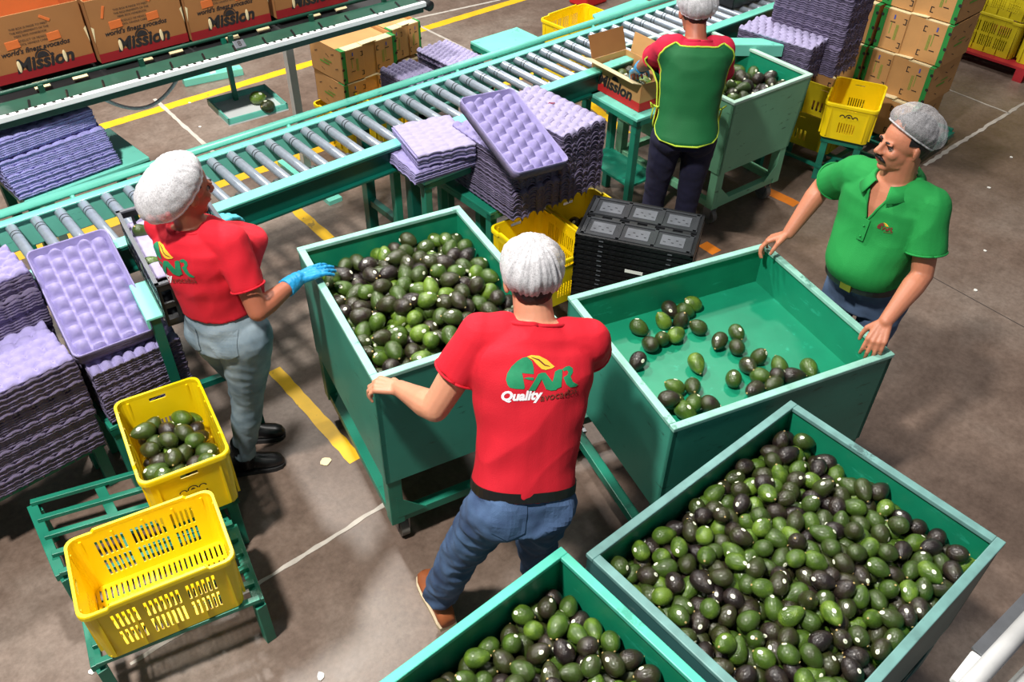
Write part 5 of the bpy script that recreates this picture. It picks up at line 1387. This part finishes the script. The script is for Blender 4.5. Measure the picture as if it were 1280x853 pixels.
        for a,w,hh in pr: poly.append((A0+fd*a*kk+sd*(w+.005)*kk-base))
        for a,w,hh in pr[::-1]: poly.append((A0+fd*a*kk-sd*(w+.005)*kk-base))
        q.prism([(p.x,p.y) for p in poly],.0,.022); q.build('sole',S.get('sole',M['sole']),so)
    return dict(root=root,base=base,T=T,shirt=shirt,SL=SL,SR=SR,EL=EL,ER=ER,WL=WL,WR=WR,pants=tr_,f=f,l=l,u=u,c=c,nr=nr,Hc=Hc)
X3=lambda x,y,z: V((x,y,z))

# ---------------------------------------------------------------- man in red, back to the camera
fc=nv((.62,.78,0))
T1=Torso((1.240,1.225,.90),(1.455,1.405,1.425),(.45,.89,0),(.66,.75,0),kw=.98,kd=1.0,sway=.015)
red=person('person','man in red t-shirt and blue jeans seen from behind, gripping the middle bin',dict(
    T=T1,neck=.061,skin=M['skin_m'],H=at(664,352,1.515),hf=(.60,.80,-.45),hu=(.3,.35,1),hk=.98,
    WL=at(500,486,1.035),pL=(-.6,-.1,-.8),WR=at(665,430,1.04),pR=(.6,-.6,-.5),sw=.168,
    hL=dict(f=at(458,480,1.02)-at(500,486,1.035),p=(0,.0,-1),curl=(.65,.75,.5)),hR=dict(f=(.4,.5,-.5),p=(-.3,-.3,-1),curl=(.7,.7,.5)),sL=-1,sR=1,
    AL=at(546,748,.09),kL=(.2,.9,0),AR=(1.40,1.22,.09),kR=(.3,.9,0),fL=at(523,718,0)-at(553,785,0),fR=(.1,1,0),
    shirt=M['red_cloth'],pants=M['denim'],shoe=M['shoe'],sole=M['sole'],net=dict(c=(-.014,0,.042),r=(.120,.100,.112),m=M['net_dense'],tilt=.38,th=2.12,pleat=.075,seed=1),
    hem=.065,waist=.17,sleeve=.52,cuff=.074,seed=2,belt=True,beltt=.10,pku=.0,pockets=True,thigh=.092,knee=.074,ank=.066,pf=.010,arm=1.12,folds=folds(.010,6.5,(.5,-.3,.8),.55,2)))
c_,f_,l_,u_=T1.frame(.74)
decal(red['shirt'],red['base'],c_-l_*.008,-l_,u_,LOGO,LMATS,'printed_logo',scale=.80,parent=red['root'])

# ---------------------------------------------------------------- woman in red
a_=math.radians(20)
T2=Torso((.985,2.665,.87),(.975,2.715,1.345),(math.cos(a_),math.sin(a_),0),(math.cos(a_),math.sin(a_),.06),kw=.98,kd=1.04,belly=.06,bust=.12)
wom=person('person','woman in red t-shirt and faded jeans wearing blue gloves beside the middle bin',dict(
    T=T2,skin=M['skin_w'],H=(.985,2.725,1.470),hf=(.98,.10,-.12),hk=.98,k=.94,
    WL=(1.245,3.205,.975),pL=(-.2,.5,-.8),WR=(1.255,2.53,1.045),pR=(-.5,-.5,-.6),sw=.178,
    hL=dict(f=(.9,.35,-.15),p=(0,0,-1),curl=(.25,.4,.3)),hR=dict(f=(1,.05,-.12),p=(0,0,-1),curl=(.12,.2,.2),spread=.5),sL=-1,sR=1,
    AL=(1.03,2.87,.11),kL=(.9,-.2,0),AR=(.925,2.71,.11),kR=(1,.1,0),fL=(.75,-.45,0),fR=(.85,-.45,0),
    shirt=M['red_cloth'],pants=M['denim_w'],shoe=M['boot'],sole=M['rubber'],boot=True,foot=.88,gloves=(M['glove_p'],M['glove']),
    net=dict(c=(-.030,0,.032),r=(.130,.104,.100),m=M['net_dense'],tilt=.72,th=1.85,pleat=.045,seed=3,bag=.34),bun=True,
    hem=.22,waist=.30,sleeve=.66,cuff=.066,seed=5,pockets=True,pku=.02,thigh=.112,knee=.070,ank=.052,pf=.004,hipk=1.02,neck=.056,arm=1.02,folds=folds(.009,8,(.5,0,.8),.6,5)))
c_,f_,l_,u_=T2.frame(.74)
decal(wom['shirt'],wom['base'],c_+l_*.045,-l_,u_,LOGO,LMATS,'printed_logo',scale=.88,parent=wom['root'])

# ---------------------------------------------------------------- man in green polo
T3=Torso((3.125,1.055,.90),(3.075,1.080,1.435),(-1,.05,0),(-.98,.12,0),kw=1.0,kd=1.05,belly=.10)
cN,fN,lN,uN=T3.frame(1.0)
def polo_cut(p):
    q=p-cN; fx,ly,uz=q.dot(fN),q.dot(lN),q.dot(uN)
    return fx>.02 and uz>-.135 and abs(ly)<.050*(uz+.135)/.135+.004
grn=person('person','man with moustache in green polo shirt, both hands on the nearly empty bin',dict(
    T=T3,neck=.062,skin=M['skin_g'],H=at(1130,181,1.575),hf=(-.80,.56,.02),hk=.95,moustache=True,
    WL=at(1107,402,1.01),pL=(.8,-.1,.1),WR=(3.055,1.435,1.005),pR=(.8,.4,.1),sw=.166,al=.93,
    hL=dict(f=at(1091,436,.93)-at(1107,402,1.01),p=(-.2,.0,-1),curl=(.45,.5,.4),spread=.3),hR=dict(f=(-.35,.55,-.45),p=(-.3,.1,-1),curl=(.45,.6,.4),spread=.4),sL=-1,sR=1,
    AL=(3.10,.96,.09),kL=(-1,0,0),AR=(3.10,1.17,.09),kR=(-1,0,0),fL=(-1,-.1,0),fR=(-1,.1,0),
    shirt=M['green_cloth'],pants=M['denim_g'],shoe=M['boot'],sole=M['rubber'],
    net=dict(c=(-.020,0,.052),r=(.124,.099,.102),m=M['net_thin'],tilt=.52,th=1.70,pleat=.03,seed=7,bag=.05),
    hem=.215,waist=.26,sleeve=.66,cuff=.076,seed=9,belt=True,beltt=.20,collar='polo',cut=polo_cut,thigh=.088,knee=.066,ank=.058,pf=.005,arm=1.03,folds=folds(.008,7,(.3,.2,.9),.7,9)))
# collar flaps and placket
rb=grn['root'];bs=grn['base']; b=MB(); n=26
for sg in (-1,1):
    vs=[];fs=[]
    for i in range(n+1):
        t=PI-(PI-.42)*i/n  # from the nape round to the front
        d=fN*math.cos(t)*1.15+lN*sg*math.sin(t); hgt=.030-.02*(1-math.cos(t-PI))/2; base_=cN-bs+d*(grn['nr']*1.12)+uN*(.018-.020*(1+math.cos(t))/2)
        w=.034+.030*(1+math.cos(t))/2
        vs += [base_, base_+d*.010+uN*.006, base_+d*(w*.85)-uN*(w*.62)]
    for i in range(n):
        for q in range(2): a=3*i+q; fs.append((a,a+1,a+4,a+3))
    b.add(vs,fs)
b.build('collar',M['green_cloth'],rb,smooth=True,solid=.003)
bvG=BVHTree.FromPolygons([v.co+bs for v in grn['shirt'].data.vertices],[tuple(p.vertices) for p in grn['shirt'].data.polygons])
for sg in (-1,1):
    ed=[]
    for i in range(13):
        uz=-.142+.125*i/12; q_=cN+uN*uz+lN*sg*(.050*max(0,uz+.135)/.135+.005)+fN*.12; h_,n_,_,_=bvG.find_nearest(q_); ed.append(h_+fN*.001-bs)
    b=MB(); b.path(ed,.0052,8); b.build('neck_opening_edge',M['green_cloth'],rb,smooth=True)
b=MB(); pA=T3.pt(.76,PI,.013)-bs; pB=T3.pt(.60,PI,.013)-bs; b.beam(pA,pB,.032,.004,up=fN); b.build('placket',M['green_cloth'],rb,bevel=.001)
for q in (.3,.8):
    b=MB(); b.sphere(pA.lerp(pB,q)+fN*.004,.0045,nu=8,nv=6); b.build('button',M['green_cloth'],rb,smooth=True)
c_,f_,l_,u_=T3.frame(.74)
small_logo=[(v,f,m) for v,f,m in LOGO if m!=3 and m!=0]+[(v,f,2) for v,f,m in LOGO if m==0]
decal(grn['shirt'],bs,c_+l_*.075,l_,u_,small_logo,[M['logo_green'],M['logo_yellow'],M['logo_brown'],M['logo_white']],'chest_emblem',scale=.22,parent=rb)

# ---------------------------------------------------------------- worker in green apron
T4=Torso((3.56,2.395,.93),(3.655,2.480,1.40),(.75,.66,0),(.62,.78,0),kw=.88,kd=1.04,bust=.05,belly=.03)
apr=person('person','worker in green apron over a red t-shirt, seen from behind, filling a carton',dict(
    T=T4,skin=M['skin_a'],H=at(869,16,1.50),hf=(.60,.74,-.45),hk=.98,k=.95,
    WL=at(789,93,.97),pL=(-.9,.1,-.4),WR=(4.00,2.62,.965),pR=(.4,-.6,-.6),sw=.152,
    hL=dict(f=(.55,.6,-.5),p=(.2,-.2,-1),curl=(.3,.4,.3)),hR=dict(f=(.8,.2,-.5),p=(0,0,-1),curl=(.4,.4,.3)),sL=-1,sR=1,
    AL=(3.52,2.53,.09),kL=(.8,.6,0),AR=(3.66,2.38,.09),kR=(.8,.6,0),fL=(.8,.6,0),fR=(.8,.5,0),
    shirt=M['pink_cloth'],pants=M['navy'],shoe=M['boot'],sole=M['rubber'],gloves=(M['glove'],M['glove']),
    net=dict(c=(-.02,0,.045),r=(.125,.105,.105),m=M['net_dense'],tilt=.5,th=1.95,pleat=.04,seed=12,bag=.12),
    hem=-.02,leg=1.06,waist=.2,sleeve=.72,cuff=.068,seed=14,thigh=.092,knee=.066,ank=.056,pf=.004,folds=folds(.004,8,(0,0,1),1.6,14)))
bvA=BVHTree.FromPolygons([v.co+apr['base'] for v in apr['shirt'].data.vertices],[tuple(p.vertices) for p in apr['shirt'].data.polygons])
def apron_sheet(back,nm):
    n,m_=30,26; grid=[]; 
    for j in range(m_+1):
        t=-.06+(1.0+.06)*j/m_
        # half-angle of the sheet at this height
        if t<.13: w=1.28*math.sqrt(max(0,1-((.13-t)/.193)**2))+.03
        elif t<.55: w=1.30
        else: w=1.30-.34*((t-.55)/.45)**1.6
        row=[]
        for i in range(n+1):
            a=-w+2*w*i/n; g=.022+.010*(1 if t<.2 else 0)*(.2-t)/.4
            p=T4.pt(t,a if back else PI+a,g+.004*noise.noise(V((a*2,t*5,3))))
            if t<.1: p=p+ (-T4.frame(0)[1] if back else T4.frame(0)[1])*.02*(.1-t)/.3
            if t>.45:
                kq=min(1,(t-.45)/.25); po=T4.pt(t,a if back else PI+a,.07+.05*max(0,t-.8)); h_,n_,_,_=bvA.find_nearest(po)
                q_=h_+(po-h_).normalized()*.013; p=p.lerp(q_,kq)
            row.append(p-apr['base'])
        grid.append(row)
    vs=[p for r in grid for p in r]; fs=[(j*(n+1)+i,j*(n+1)+i+1,(j+1)*(n+1)+i+1,(j+1)*(n+1)+i) for j in range(m_) for i in range(n)]
    b=MB(); b.add(vs,fs); o=b.build(nm,M['apron'],apr['root'],smooth=True,solid=.003)
    edge=[grid[j][0] for j in range(m_,-1,-1)]+[grid[0][i] for i in range(n+1)]+[grid[j][n] for j in range(m_+1)]
    b=MB(); b.path(edge,.0048,6); b.build('apron_trim',M['trim_y'],o,smooth=True)
    b=MB(); b.path(grid[m_],.0048,6); b.build('neck_trim',M['trim_y'],o,smooth=True)
    return grid
gA=apron_sheet(True,'apron_back'); gB=apron_sheet(False,'apron_front')
for sg in (1,-1):
    a=T4.pt(.30,sg*1.25,.03)-apr['base']; c=T4.pt(.28,sg*1.75,.035)-apr['base']; o_=(a-T4.frame(.3)[0]+apr['base']).normalized()
    b=MB(); b.path([a,a.lerp(c,.5)+o_*.012,c],.005,6); mid=a.lerp(c,.5)+o_*.015
    b.path([mid,mid+V((0,0,.02))+o_*.02,mid+V((-.02,0,-.0)),mid],.004,6); b.path([mid,mid-V((.01,0,.07))],.004,6); b.build('apron_tie',M['trim_y'],apr['root'],smooth=True)
